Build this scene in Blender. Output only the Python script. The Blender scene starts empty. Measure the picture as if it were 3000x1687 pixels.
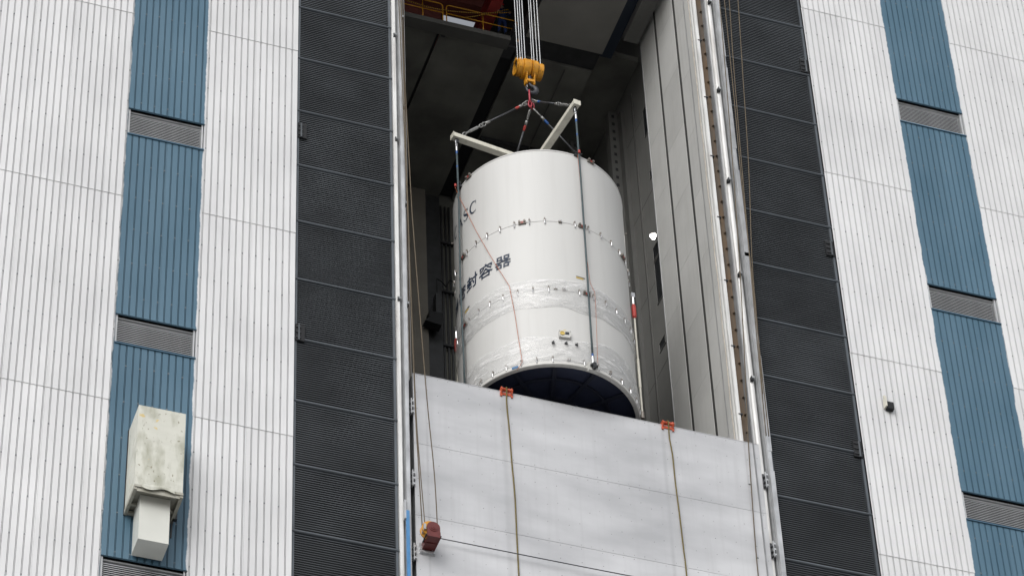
import bpy, math, random
from mathutils import Vector, Matrix, noise
random.seed(7)
S = bpy.context.scene
COL = S.collection
rad = math.radians

# ------------------------------------------------------------------ camera
cam = bpy.data.cameras.new("camera")
cam.sensor_width = 36.0
cam.lens = 124.03
cam.clip_start = 0.5
cam.clip_end = 12000
camo = bpy.data.objects.new("camera", cam)
COL.objects.link(camo)
_r = Vector((0.947, -0.320, -0.034)); _b = Vector((-0.250, -0.663, -0.706)).normalized()
_r = (_r - _b * _r.dot(_b)).normalized(); _u = _b.cross(_r)
camo.matrix_world = Matrix(((_r.x, _u.x, _b.x, -30.898), (_r.y, _u.y, _b.y, -82.0), (_r.z, _u.z, _b.z, 1.6), (0, 0, 0, 1)))
S.camera = camo

# ------------------------------------------------------------------ sky, sun, exposure
SUN_D = Vector((-0.50, -0.68, 0.56)).normalized()          # towards the bright part of the cloud cover
w = bpy.data.worlds.new("World"); S.world = w; w.use_nodes = True
nt = w.node_tree
sky = nt.nodes.new("ShaderNodeTexSky"); sky.sky_type = 'NISHITA'; sky.sun_disc = False
sky.sun_elevation = math.asin(SUN_D.z); sky.sun_rotation = math.atan2(SUN_D.x, SUN_D.y)
sky.air_density = 1.0; sky.dust_density = 2.5; sky.ozone_density = 1.0
nt.nodes["Background"].inputs[1].default_value = 0.15
hs = nt.nodes.new("ShaderNodeHueSaturation"); hs.inputs['Saturation'].default_value = .22      # overcast: nearly colourless
nt.links.new(sky.outputs[0], hs.inputs['Color']); nt.links.new(hs.outputs[0], nt.nodes["Background"].inputs[0])
sun = bpy.data.lights.new("sun", 'SUN'); sun.energy = 1.2; sun.angle = rad(48); sun.color = (1.0, 1.0, 1.0)
suno = bpy.data.objects.new("sun", sun); COL.objects.link(suno)
suno.rotation_euler = (-SUN_D).to_track_quat('-Z', 'Y').to_euler()
S.view_settings.view_transform = 'Standard'; S.view_settings.look = 'None'
S.view_settings.gamma = 1; S.view_settings.use_curve_mapping = False
S.view_settings.exposure = 0.16

# ------------------------------------------------------------------ helpers
class MB:
    """collects faces for one mesh"""
    def __init__(s): s.v = []; s.f = []; s.m = []
    def add(s, vs, fs, m=0):
        o = len(s.v); s.v += [tuple(p) for p in vs]
        for f in fs: s.f.append(tuple(i + o for i in f)); s.m.append(m)
        return s
    def box(s, x0, x1, y0, y1, z0, z1, m=0):
        vs = [(x, y, z) for z in (z0, z1) for y in (y0, y1) for x in (x0, x1)]
        return s.add(vs, [(0, 2, 3, 1), (4, 5, 7, 6), (0, 1, 5, 4), (2, 6, 7, 3), (0, 4, 6, 2), (1, 3, 7, 5)], m)
    def quad(s, a, b, c, d, m=0): return s.add([a, b, c, d], [(0, 1, 2, 3)], m)
    def tube(s, pts, r, n=8, m=0, cap=True, closed=False):
        pts = [Vector(p) for p in pts]; N = len(pts); rs = r if isinstance(r, (list, tuple)) else [r] * N
        vs = []; prev = None
        for i, p in enumerate(pts):
            if closed: t = pts[(i + 1) % N] - pts[i - 1]
            else: t = pts[min(i + 1, N - 1)] - pts[max(i - 1, 0)]
            t.normalize()
            if prev is None:
                a = Vector((0, 0, 1)) if abs(t.z) < .9 else Vector((1, 0, 0))
                u = t.cross(a).normalized()
            else:
                u = (prev - t * prev.dot(t)).normalized()
            prev = u; q = t.cross(u)
            for k in range(n):
                an = 2 * math.pi * k / n
                vs.append(p + (u * math.cos(an) + q * math.sin(an)) * rs[i])
        fs = []
        for i in range(N if closed else N - 1):
            j = (i + 1) % N
            for k in range(n):
                l = (k + 1) % n
                fs.append((i * n + k, i * n + l, j * n + l, j * n + k))
        if cap and not closed:
            fs.append(tuple(range(n - 1, -1, -1))); fs.append(tuple((N - 1) * n + k for k in range(n)))
        return s.add(vs, fs, m)
    def bar(s, a, b, wd, ht, m=0, up=(0, 0, 1)):
        a = Vector(a); b = Vector(b); t = (b - a).normalized(); upv = Vector(up)
        u = t.cross(upv).normalized() * wd / 2; q = u.cross(t).normalized() * ht / 2
        vs = [a - u - q, a + u - q, a + u + q, a - u + q, b - u - q, b + u - q, b + u + q, b - u + q]
        return s.add(vs, [(0, 1, 2, 3), (7, 6, 5, 4), (0, 4, 5, 1), (1, 5, 6, 2), (2, 6, 7, 3), (3, 7, 4, 0)], m)
    def prism(s, poly, axis, a, b, m=0):
        """poly: 2D outline; axis 'y': (x,z) extruded along y etc."""
        n = len(poly)
        def P(p, t):
            return {'x': (t, p[0], p[1]), 'y': (p[0], t, p[1]), 'z': (p[0], p[1], t)}[axis]
        vs = [P(p, a) for p in poly] + [P(p, b) for p in poly]
        fs = [tuple(range(n)), tuple(range(2 * n - 1, n - 1, -1))] + [(i, i + n, (i + 1) % n + n, (i + 1) % n) for i in range(n)]
        return s.add(vs, fs, m)
    def lathe(s, prof, c, axis='z', n=64, m=0, a0=0, a1=2 * math.pi):
        """prof: (r, t) along the axis from c"""
        c = Vector(c); full = abs(a1 - a0 - 2 * math.pi) < 1e-6; k = n if full else n + 1; vs = []
        for i in range(k):
            an = a0 + (a1 - a0) * i / n
            for r, t in prof:
                x, y = r * math.cos(an), r * math.sin(an)
                vs.append(c + Vector({'z': (x, y, t), 'x': (t, x, y), 'y': (x, t, y)}[axis]))
        p = len(prof); fs = []
        for i in range(n):
            j = (i + 1) % k
            for q in range(p - 1): fs.append((i * p + q, j * p + q, j * p + q + 1, i * p + q + 1))
        return s.add(vs, fs, m)

def link(o, parent=None):
    COL.objects.link(o)
    if parent: o.parent = parent
    return o
ORG = {}
def org(o):
    return ORG.get(o.name, Vector((0, 0, 0))) if o else Vector((0, 0, 0))
def obj(name, mb, mats, parent=None, smooth=False, kind=None, label=None, autos=None):
    """one mesh object; vertices are given in world space and stored relative to the thing's base"""
    o0 = org(parent)
    me = bpy.data.meshes.new(name)
    me.from_pydata([(p[0] - o0.x, p[1] - o0.y, p[2] - o0.z) for p in mb.v], [], mb.f)
    if not isinstance(mats, (list, tuple)): mats = [mats]
    for m in mats: me.materials.append(m)
    me.polygons.foreach_set('material_index', mb.m)
    me.update()
    import bmesh
    bm = bmesh.new(); bm.from_mesh(me); bmesh.ops.recalc_face_normals(bm, faces=bm.faces); bm.to_mesh(me); bm.free()
    if smooth:
        me.polygons.foreach_set('use_smooth', [True] * len(me.polygons))
        if autos: me.set_sharp_from_angle(angle=rad(autos))
    o = link(bpy.data.objects.new(name, me), parent)
    ORG[o.name] = o0
    if kind: o['kind'] = kind
    if label: o['label'] = label
    return o
def thing(name, label, cat, loc, group=None):
    o = link(bpy.data.objects.new(name, None)); o.location = loc; o.empty_display_size = .2
    o['label'] = label; o['category'] = cat
    if group: o['group'] = group
    ORG[o.name] = Vector(loc); return o
def tag(o, label, cat, group=None):
    o['label'] = label; o['category'] = cat
    if group: o['group'] = group
    return o
def copy_tree(o, parent=None):
    c = o.copy(); COL.objects.link(c); c.parent = parent
    for ch in list(o.children): copy_tree(ch, c)
    return c
def rebase(o):
    """single-mesh thing: put the origin at its lowest point"""
    me = o.data; n = len(me.vertices); zs = [v.co.copy() for v in me.vertices]
    lo = min(v.z for v in zs); cx = sum(v.x for v in zs) / n; cy = sum(v.y for v in zs) / n
    me.transform(Matrix.Translation((-cx, -cy, -lo))); o.location = (cx, cy, lo); return o

# ------------------------------------------------------------------ materials
def mat(name, col, rough=.5, metal=0., var=.0, scale=(1, 1, 1), nscale=1.5, bump=0., bscale=3., col2=None, streak=0., streakcol=None, detail=6, rvar=0., spec=.5, orand=0.):
    m = bpy.data.materials.new(name); m.use_nodes = True
    n = m.node_tree.nodes; l = m.node_tree.links; b = n["Principled BSDF"]
    b.inputs['Roughness'].default_value = rough; b.inputs['Metallic'].default_value = metal
    b.inputs['Base Color'].default_value = (*col, 1); b.inputs['Specular IOR Level'].default_value = spec
    tc = n.new("ShaderNodeTexCoord"); mp = n.new("ShaderNodeMapping"); mp.inputs['Scale'].default_value = scale
    l.new(tc.outputs['Object'], mp.inputs[0])
    last = None
    if var > 0 or col2:
        t = n.new("ShaderNodeTexNoise"); t.inputs['Scale'].default_value = nscale; t.inputs['Detail'].default_value = detail
        l.new(mp.outputs[0], t.inputs['Vector'])
        r = n.new("ShaderNodeValToRGB"); r.color_ramp.elements[0].position = .3; r.color_ramp.elements[1].position = .7
        c2 = col2 or tuple(max(0, c * (1 - var)) for c in col); c1 = col if col2 else tuple(min(1, c * (1 + var)) for c in col)
        r.color_ramp.elements[0].color = (*c2, 1); r.color_ramp.elements[1].color = (*c1, 1)
        l.new(t.outputs[0], r.inputs[0]); last = r.outputs[0]
        if rvar:
            mr = n.new("ShaderNodeMapRange"); mr.inputs['To Min'].default_value = max(.02, rough - rvar); mr.inputs['To Max'].default_value = min(1, rough + rvar)
            l.new(t.outputs[0], mr.inputs[0]); l.new(mr.outputs[0], b.inputs['Roughness'])
    if streak > 0:
        mp2 = n.new("ShaderNodeMapping"); mp2.inputs['Scale'].default_value = (6, 6, .25); l.new(tc.outputs['Object'], mp2.inputs[0])
        t2 = n.new("ShaderNodeTexNoise"); t2.inputs['Scale'].default_value = 1.; t2.inputs['Detail'].default_value = 5; l.new(mp2.outputs[0], t2.inputs['Vector'])
        r2 = n.new("ShaderNodeValToRGB"); r2.color_ramp.elements[0].position = .52; r2.color_ramp.elements[1].position = .75
        r2.color_ramp.elements[0].color = (0, 0, 0, 1); r2.color_ramp.elements[1].color = (streak, streak, streak, 1)
        l.new(t2.outputs[0], r2.inputs[0])
        mx = n.new("ShaderNodeMix"); mx.data_type = 'RGBA'
        l.new(r2.outputs[0], mx.inputs[0])
        if last: l.new(last, mx.inputs[6])
        else: mx.inputs[6].default_value = (*col, 1)
        mx.inputs[7].default_value = (*(streakcol or tuple(c * .55 for c in col)), 1); last = mx.outputs[2]
    if orand > 0 and last:
        oi = n.new("ShaderNodeObjectInfo"); rg = n.new("ShaderNodeMapRange"); rg.inputs['To Min'].default_value = 1 - orand; rg.inputs['To Max'].default_value = 1 + orand * .4
        l.new(oi.outputs['Random'], rg.inputs[0]); mm = n.new("ShaderNodeMix"); mm.data_type = 'RGBA'; mm.blend_type = 'MULTIPLY'; mm.inputs[0].default_value = 1
        l.new(last, mm.inputs[6]); l.new(rg.outputs[0], mm.inputs[7]); last = mm.outputs[2]
    if last: l.new(last, b.inputs['Base Color'])
    if bump > 0:
        t3 = n.new("ShaderNodeTexNoise"); t3.inputs['Scale'].default_value = bscale; t3.inputs['Detail'].default_value = 4; l.new(mp.outputs[0], t3.inputs['Vector'])
        bp = n.new("ShaderNodeBump"); bp.inputs['Strength'].default_value = bump; bp.inputs['Distance'].default_value = .05
        l.new(t3.outputs[0], bp.inputs['Height']); l.new(bp.outputs[0], b.inputs['Normal'])
    return m

def cladding_material():
    """white painted sheet with two ragged hand-sprayed blue stripes"""
    m = bpy.data.materials.new("painted_sheet_metal"); m.use_nodes = True
    n = m.node_tree.nodes; l = m.node_tree.links; b = n["Principled BSDF"]
    tc = n.new("ShaderNodeTexCoord"); sx = n.new("ShaderNodeSeparateXYZ"); l.new(tc.outputs['Object'], sx.inputs[0])
    def math_(op, a, bb, c=None):
        k = n.new("ShaderNodeMath"); k.operation = op
        for i, x in enumerate((a, bb, c)):
            if x is None: continue
            if isinstance(x, (int, float)): k.inputs[i].default_value = x
            else: l.new(x, k.inputs[i])
        return k.outputs[0]
    def noise_(scale, mapscale, detail=4):
        mp = n.new("ShaderNodeMapping"); mp.inputs['Scale'].default_value = mapscale; l.new(tc.outputs['Object'], mp.inputs[0])
        t = n.new("ShaderNodeTexNoise"); t.inputs['Scale'].default_value = scale; t.inputs['Detail'].default_value = detail; l.new(mp.outputs[0], t.inputs['Vector'])
        return t.outputs[0]
    jag = math_('ADD', math_('MULTIPLY', math_('SUBTRACT', noise_(.9, (.3, 1, 1), 2), .5), .15), math_('MULTIPLY', math_('SUBTRACT', noise_(5, (.3, 1, 1), 3), .5), .06))
    x = math_('ADD', sx.outputs[0], jag)
    masks = []
    for c, h in ((-12.635, 1.375), (17.93, 1.42)):
        dist = math_('SUBTRACT', h, math_('ABSOLUTE', math_('SUBTRACT', x, c), 0))
        mr = n.new("ShaderNodeMapRange"); mr.interpolation_type = 'SMOOTHSTEP'
        mr.inputs['From Min'].default_value = -.02; mr.inputs['From Max'].default_value = .03; l.new(dist, mr.inputs[0])
        masks.append(mr.outputs[0])
    mask = math_('MAXIMUM', masks[0], masks[1])
    def ramp(f, p0, c0, p1, c1):
        r = n.new("ShaderNodeValToRGB"); r.color_ramp.elements[0].position = p0; r.color_ramp.elements[1].position = p1
        r.color_ramp.elements[0].color = (*c0, 1); r.color_ramp.elements[1].color = (*c1, 1); l.new(f, r.inputs[0]); return r.outputs[0]
    white = ramp(noise_(.7, (1, 1, .5), 5), .3, (.59, .592, .60), .7, (.685, .687, .692))
    grime = ramp(noise_(1., (7, 7, .22), 6), .56, (0, 0, 0), .8, (.55, .55, .55))
    mg = n.new("ShaderNodeMix"); mg.data_type = 'RGBA'; l.new(grime, mg.inputs[0]); l.new(white, mg.inputs[6]); mg.inputs[7].default_value = (.50, .50, .50, 1)
    blue = ramp(noise_(.9, (1, 1, .35), 4), .3, (.056, .123, .178), .7, (.080, .154, .214))
    mx = n.new("ShaderNodeMix"); mx.data_type = 'RGBA'; l.new(mask, mx.inputs[0]); l.new(mg.outputs[2], mx.inputs[6]); l.new(blue, mx.inputs[7])
    oi = n.new("ShaderNodeObjectInfo"); rg = n.new("ShaderNodeMapRange"); rg.inputs['To Min'].default_value = .94; rg.inputs['To Max'].default_value = 1.02
    l.new(oi.outputs['Random'], rg.inputs[0]); mm = n.new("ShaderNodeMix"); mm.data_type = 'RGBA'; mm.blend_type = 'MULTIPLY'; mm.inputs[0].default_value = 1
    l.new(mx.outputs[2], mm.inputs[6]); l.new(rg.outputs[0], mm.inputs[7]); l.new(mm.outputs[2], b.inputs['Base Color'])
    rr = n.new("ShaderNodeMapRange"); rr.inputs['To Min'].default_value = .36; rr.inputs['To Max'].default_value = .55; l.new(noise_(1.2, (1, 1, .6), 4), rr.inputs[0]); l.new(rr.outputs[0], b.inputs['Roughness'])
    bp = n.new("ShaderNodeBump"); bp.inputs['Strength'].default_value = .10; bp.inputs['Distance'].default_value = .05
    l.new(noise_(1.6, (1, 1, .5), 3), bp.inputs['Height']); l.new(bp.outputs[0], b.inputs['Normal'])
    return m

M = {}
M['clad'] = cladding_material()
M['clip'] = mat("galvanised_clip", (.20, .215, .23), .5, .2)
M['vent'] = mat("vent_aluminium", (.46, .47, .48), .45, .2, var=.12, nscale=2)
M['ventdark'] = mat("vent_dark_backing", (.012, .013, .015), .8)
M['blueflash'] = mat("blue_flashing", (.062, .13, .19), .45, var=.12, nscale=2)
M['louvre'] = mat("louvre_grey_paint", (.088, .097, .106), .45, .2, var=.3, nscale=.5, orand=.22)
M['louvreback'] = mat("louvre_backing", (.012, .013, .015), .9)
M['stile'] = mat("louvre_frame_paint", (.085, .097, .11), .5, .1, var=.2, nscale=.8)
M['steel'] = mat("galvanised_steel", (.52, .53, .54), .38, .55, var=.22, scale=(1, 1, .5), nscale=2.5, streak=.5)
M['whitesteel'] = mat("weathered_white_steel", (.66, .66, .65), .45, .1, var=.14, scale=(1, 1, .4), nscale=2, streak=.6, streakcol=(.25, .22, .19))
M['greysteel'] = mat("grey_steel", (.22, .225, .23), .5, .2, var=.2, nscale=2, streak=.4)
M['darksteel'] = mat("dark_steel", (.045, .047, .05), .5, .3, var=.2, nscale=3)
M['rust'] = mat("rusty_channel", (.10, .085, .07), .75, .1, nscale=1.6, scale=(2, 2, .5), col2=(.13, .085, .05), var=.2, bump=.2, streak=.4, streakcol=(.24, .15, .07))
M['door'] = mat("door_panel_aluminium", (.575, .58, .595), .42, .1, nscale=.42, scale=(.7, 1, 1.7), streak=.3, streakcol=(.40, .40, .41), col2=(.40, .405, .42), bump=.16, bscale=.9, detail=7, rvar=.08, orand=.05)
def door_marks(m):
    n = m.node_tree.nodes; l = m.node_tree.links; b = n["Principled BSDF"]; src = b.inputs['Base Color'].links[0].from_socket
    tc = n.new("ShaderNodeTexCoord"); sx = n.new("ShaderNodeSeparateXYZ"); l.new(tc.outputs['Object'], sx.inputs[0])
    nz = n.new("ShaderNodeTexNoise"); nz.inputs['Scale'].default_value = 1.3; nz.inputs['Detail'].default_value = 5; l.new(tc.outputs['Object'], nz.inputs['Vector'])
    for x0, wd in ((-.50 - 2.57, .16), (5.28 - 2.57, .12), (-3.25 - 2.57, .07), (8.32 - 2.57, .06)):
        a = n.new("ShaderNodeMath"); a.operation = 'SUBTRACT'; a.inputs[1].default_value = x0; l.new(sx.outputs[0], a.inputs[0])
        c = n.new("ShaderNodeMath"); c.operation = 'ABSOLUTE'; l.new(a.outputs[0], c.inputs[0])
        r = n.new("ShaderNodeMapRange"); r.interpolation_type = 'SMOOTHSTEP'; r.inputs['From Min'].default_value = wd; r.inputs['From Max'].default_value = 0; r.inputs['To Max'].default_value = .55; l.new(c.outputs[0], r.inputs[0])
        q = n.new("ShaderNodeMath"); q.operation = 'MULTIPLY'; l.new(r.outputs[0], q.inputs[0]); l.new(nz.outputs[0], q.inputs[1])
        x = n.new("ShaderNodeMix"); x.data_type = 'RGBA'; l.new(q.outputs[0], x.inputs[0]); l.new(src, x.inputs[6]); x.inputs[7].default_value = (.30, .30, .31, 1); src = x.outputs[2]
    l.new(src, b.inputs['Base Color'])
door_marks(M['door'])
M['rivet'] = mat("rivet_grey", (.16, .16, .17), .6)
M['seam'] = mat("joint_sealant", (.045, .045, .042), .8, 0, nscale=9, col2=(.03, .03, .03), var=.1, streak=.3, streakcol=(.16, .15, .13))
M['reveal'] = mat("reveal_panel_paint", (.50, .50, .485), .55, 0, var=.06, nscale=.8, streak=.25, streakcol=(.34, .33, .30), orand=.05)
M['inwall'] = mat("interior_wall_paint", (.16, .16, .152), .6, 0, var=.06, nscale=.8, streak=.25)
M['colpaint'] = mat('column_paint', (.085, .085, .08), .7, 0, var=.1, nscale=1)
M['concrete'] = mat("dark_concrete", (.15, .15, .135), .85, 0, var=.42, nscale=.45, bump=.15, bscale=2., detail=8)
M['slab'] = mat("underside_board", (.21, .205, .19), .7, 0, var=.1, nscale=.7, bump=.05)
M['black'] = mat("soot_black", (.010, .011, .013), .8)
M['navybeam'] = mat("dark_blue_beam", (.02, .03, .05), .6)
M['red'] = mat("crane_red_paint", (.42, .055, .05), .5, 0, var=.15, nscale=2)
M['pink'] = mat("crane_primer_red", (.38, .12, .10), .55, 0, var=.12, nscale=1)
M['yellow'] = mat("crane_yellow_paint", (.56, .25, .014), .45, 0, var=.22, nscale=5, bump=.04, streak=.35, streakcol=(.30, .14, .02))
M['railyel'] = mat("railing_yellow_paint", (.55, .26, .01), .45, 0, var=.1, nscale=3)
M['hook'] = mat("forged_hook_steel", (.045, .047, .055), .5, .3, var=.2, nscale=6)
M['cream'] = mat("cream_beam_paint", (.60, .58, .50), .5, 0, var=.08, nscale=2.5, streak=.35, streakcol=(.32, .28, .2))
M['can'] = mat("container_white_paint", (.525, .523, .51), .55, 0, var=.035, nscale=.5, scale=(1.2, 1.2, .3), streak=.30, streakcol=(.455, .45, .435), rvar=.06)
M['canrim'] = mat("container_rim_paint", (.50, .495, .47), .45, 0, var=.08, nscale=3)
M['navy'] = mat("container_inside_navy", (.026, .032, .062), .45, 0, var=.2, nscale=1.2)
M['navy2'] = mat("container_inside_ribs", (.016, .019, .036), .6)
M['ink'] = mat("lettering_navy", (.022, .034, .060), .5)
M['chrome'] = mat("bright_latch_steel", (.62, .62, .62), .25, .85, var=.1, nscale=20)
M['block'] = mat("grey_bronze_bracket", (.20, .18, .16), .5, .4, var=.2, nscale=15)
M['redmark'] = mat("red_enamel", (.45, .02, .015), .5)
M['fitting'] = mat('dull_shackle_steel', (.30, .30, .29), .45, .5, var=.2, nscale=20)
M['cable'] = mat("bright_wire_rope", (.40, .41, .42), .4, .5)
M['wire'] = mat("dark_wire_rope", (.06, .063, .068), .5, .4, var=.2, nscale=20)
M['sling'] = mat("green_grey_rope", (.05, .072, .078), .7, 0, var=.2, nscale=10)
M['orangerope'] = mat("orange_cord", (.42, .12, .05), .7)
M['redsleeve'] = mat("red_sleeve", (.42, .045, .035), .55)
M['bluesleeve'] = mat("blue_sleeve", (.015, .08, .27), .55)
M['redlink'] = mat("red_master_link", (.35, .03, .05), .45, .1)
M['orange'] = mat("roller_orange_paint", (.50, .085, .035), .5, 0, var=.25, nscale=9, streak=.25, streakcol=(.2, .07, .04))
M['yrope'] = mat("olive_yellow_rope", (.13, .10, .025), .8, 0, var=.25, nscale=14)
M['brope'] = mat("brown_wire_rope", (.11, .085, .055), .7, .2, var=.2, nscale=10)
M['maroon'] = mat("pulley_maroon_paint", (.12, .022, .02), .5, 0, var=.15, nscale=6)
M['sheave'] = mat("sheave_orange_yellow", (.55, .25, .02), .5, 0, var=.1, nscale=5)
M['bluecover'] = mat("sky_blue_paint", (.055, .20, .42), .5, 0, var=.12, nscale=3, streak=.3, streakcol=(.2, .32, .42))
M['duct'] = mat("duct_cream_sheet", (.58, .585, .54), .42, 0, var=.05, nscale=1.2)
M['boxframe'] = mat("box_frame_paint", (.40, .39, .34), .6, 0, nscale=4, col2=(.26, .25, .2), var=.1)
M['labelblue'] = mat("blue_plate", (.03, .12, .26), .5)
M['tagyel'] = mat("yellow_tag", (.55, .40, .10), .6)
M['window'] = mat("dark_opening", (.015, .017, .02), .3)
M['helmet'] = mat("red_helmet", (.50, .02, .03), .35)
M['overall'] = mat("blue_coverall", (.012, .035, .13), .8, 0, var=.15, nscale=8)
M['skin'] = mat("skin", (.45, .27, .19), .6)
M['boot'] = mat("boot_black", (.02, .02, .02), .6)
M['hair'] = mat("hair_black", (.012, .01, .01), .6)
M['ground'] = mat("concrete_apron", (.30, .295, .285), .9, 0, var=.1, nscale=.05)

def emit(name, col, s):
    m = bpy.data.materials.new(name); m.use_nodes = True
    b = m.node_tree.nodes["Principled BSDF"]; b.inputs['Base Color'].default_value = (.9, .9, .9, 1)
    b.inputs['Emission Color'].default_value = (*col, 1); b.inputs['Emission Strength'].default_value = s; return m
M['lens'] = emit("lit_lamp_lens", (1, .97, .9), 9)
M['warmlens'] = emit("lit_warm_lens", (1, .85, .6), 6)

def canvas_material():
    """mildewed cream canvas with worn yellow patches"""
    m = mat("mildewed_canvas", (.56, .56, .50), .75, 0, var=.06, nscale=1.2, bump=.35, bscale=2.2, scale=(.6, .6, 1.6))
    n = m.node_tree.nodes; l = m.node_tree.links; b = n["Principled BSDF"]
    src = b.inputs['Base Color'].links[0].from_socket
    tc = n.new("ShaderNodeTexCoord")
    def layer(src, scale, lo, hi, col, thr, mapsc=(1, 1, 1), amt=1.):
        mp = n.new("ShaderNodeMapping"); mp.inputs['Scale'].default_value = mapsc; mp.inputs['Location'].default_value = thr; l.new(tc.outputs['Object'], mp.inputs[0])
        t = n.new("ShaderNodeTexNoise"); t.inputs['Scale'].default_value = scale; t.inputs['Detail'].default_value = 5; l.new(mp.outputs[0], t.inputs['Vector'])
        r = n.new("ShaderNodeValToRGB"); r.color_ramp.elements[0].position = lo; r.color_ramp.elements[1].position = hi
        r.color_ramp.elements[0].color = (0, 0, 0, 1); r.color_ramp.elements[1].color = (amt, amt, amt, 1); l.new(t.outputs[0], r.inputs[0])
        x = n.new("ShaderNodeMix"); x.data_type = 'RGBA'; l.new(r.outputs[0], x.inputs[0]); l.new(src, x.inputs[6]); x.inputs[7].default_value = (*col, 1)
        return x.outputs[2]
    src = layer(src, 1.6, .48, .70, (.30, .30, .23), (3, 1, 0), (1.6, 1, .6), .8)
    src = layer(src, 2.3, .665, .685, (.58, .46, .22), (0, 5, 2))
    src = layer(src, 9., .655, .72, (.20, .18, .12), (7, 2, 9), (1, 1, .7), .8)
    l.new(src, b.inputs['Base Color']); return m
M['canvas'] = canvas_material()

def film_material():
    m = bpy.data.materials.new("clear_plastic_film"); m.use_nodes = True
    n = m.node_tree.nodes; l = m.node_tree.links; n.remove(n["Principled BSDF"]); out = n["Material Output"]
    tr = n.new("ShaderNodeBsdfTransparent"); gl = n.new("ShaderNodeBsdfGlossy"); gl.inputs['Roughness'].default_value = .22; gl.inputs['Color'].default_value = (.95, .95, .95, 1)
    df = n.new("ShaderNodeBsdfDiffuse"); df.inputs['Color'].default_value = (.88, .88, .88, 1)
    tc = n.new("ShaderNodeTexCoord"); mp = n.new("ShaderNodeMapping"); mp.inputs['Scale'].default_value = (.6, .6, 2.6); l.new(tc.outputs['Object'], mp.inputs[0])
    t = n.new("ShaderNodeTexNoise"); t.inputs['Scale'].default_value = 2.2; t.inputs['Detail'].default_value = 5; t.inputs['Distortion'].default_value = 1.4; l.new(mp.outputs[0], t.inputs['Vector'])
    bp = n.new("ShaderNodeBump"); bp.inputs['Strength'].default_value = .2; bp.inputs['Distance'].default_value = .06; l.new(t.outputs[0], bp.inputs['Height'])
    for s in (gl, df): l.new(bp.outputs[0], s.inputs['Normal'])
    r = n.new("ShaderNodeValToRGB"); r.color_ramp.elements[0].position = .5; r.color_ramp.elements[1].position = .72
    r.color_ramp.elements[0].color = (.20, .20, .20, 1); r.color_ramp.elements[1].color = (.52, .52, .52, 1); l.new(t.outputs[0], r.inputs[0])
    a = n.new("ShaderNodeMixShader"); l.new(r.outputs[0], a.inputs[0]); l.new(tr.outputs[0], a.inputs[1]); l.new(df.outputs[0], a.inputs[2])
    c = n.new("ShaderNodeMixShader"); fr = n.new("ShaderNodeFresnel"); fr.inputs[0].default_value = 1.5; l.new(bp.outputs[0], fr.inputs['Normal'])
    ad = n.new("ShaderNodeMath"); ad.operation = 'MULTIPLY_ADD'; ad.inputs[1].default_value = .55; ad.inputs[2].default_value = .0; l.new(fr.outputs[0], ad.inputs[0])
    l.new(ad.outputs[0], c.inputs[0]); l.new(a.outputs[0], c.inputs[1]); l.new(gl.outputs[0], c.inputs[2]); l.new(c.outputs[0], out.inputs[0])
    return m
M['film'] = film_material()

def striped(name, c1, c2, freq):
    m = bpy.data.materials.new(name); m.use_nodes = True
    n = m.node_tree.nodes; l = m.node_tree.links; b = n["Principled BSDF"]; b.inputs['Roughness'].default_value = .8
    tc = n.new("ShaderNodeTexCoord"); wv = n.new("ShaderNodeTexWave"); wv.bands_direction = 'X'; wv.inputs['Scale'].default_value = freq
    l.new(tc.outputs['Object'], wv.inputs['Vector'])
    r = n.new("ShaderNodeValToRGB"); r.color_ramp.interpolation = 'CONSTANT'; r.color_ramp.elements[1].position = .5
    r.color_ramp.elements[0].color = (*c1, 1); r.color_ramp.elements[1].color = (*c2, 1); l.new(wv.outputs[1], r.inputs[0]); l.new(r.outputs[0], b.inputs['Base Color'])
    return m
M['hazardrope'] = striped("yellow_black_rope", (.5, .27, .02), (.01, .01, .01), 4.)

# ------------------------------------------------------------------ ground
g = MB(); g.quad((-2500, -2500, 0), (2500, -2500, 0), (2500, 2500, 0), (-2500, 2500, 0))
obj('ground', g, M['ground'], kind='structure')

# ------------------------------------------------------------------ the building
bld = thing('assembly_building', 'tall white rocket assembly building with two blue stripes and dark louvred strips', 'building', (0, 0, 0))
ZB, ZT = 69.5, 117.0
PITCH_L, PITCH_R = .238, .2363
GL = [-14.03 + k * PITCH_L for k in range(-60, 40)]
GR = [12.973 + k * PITCH_R for k in range(-6, 80)]

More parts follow.
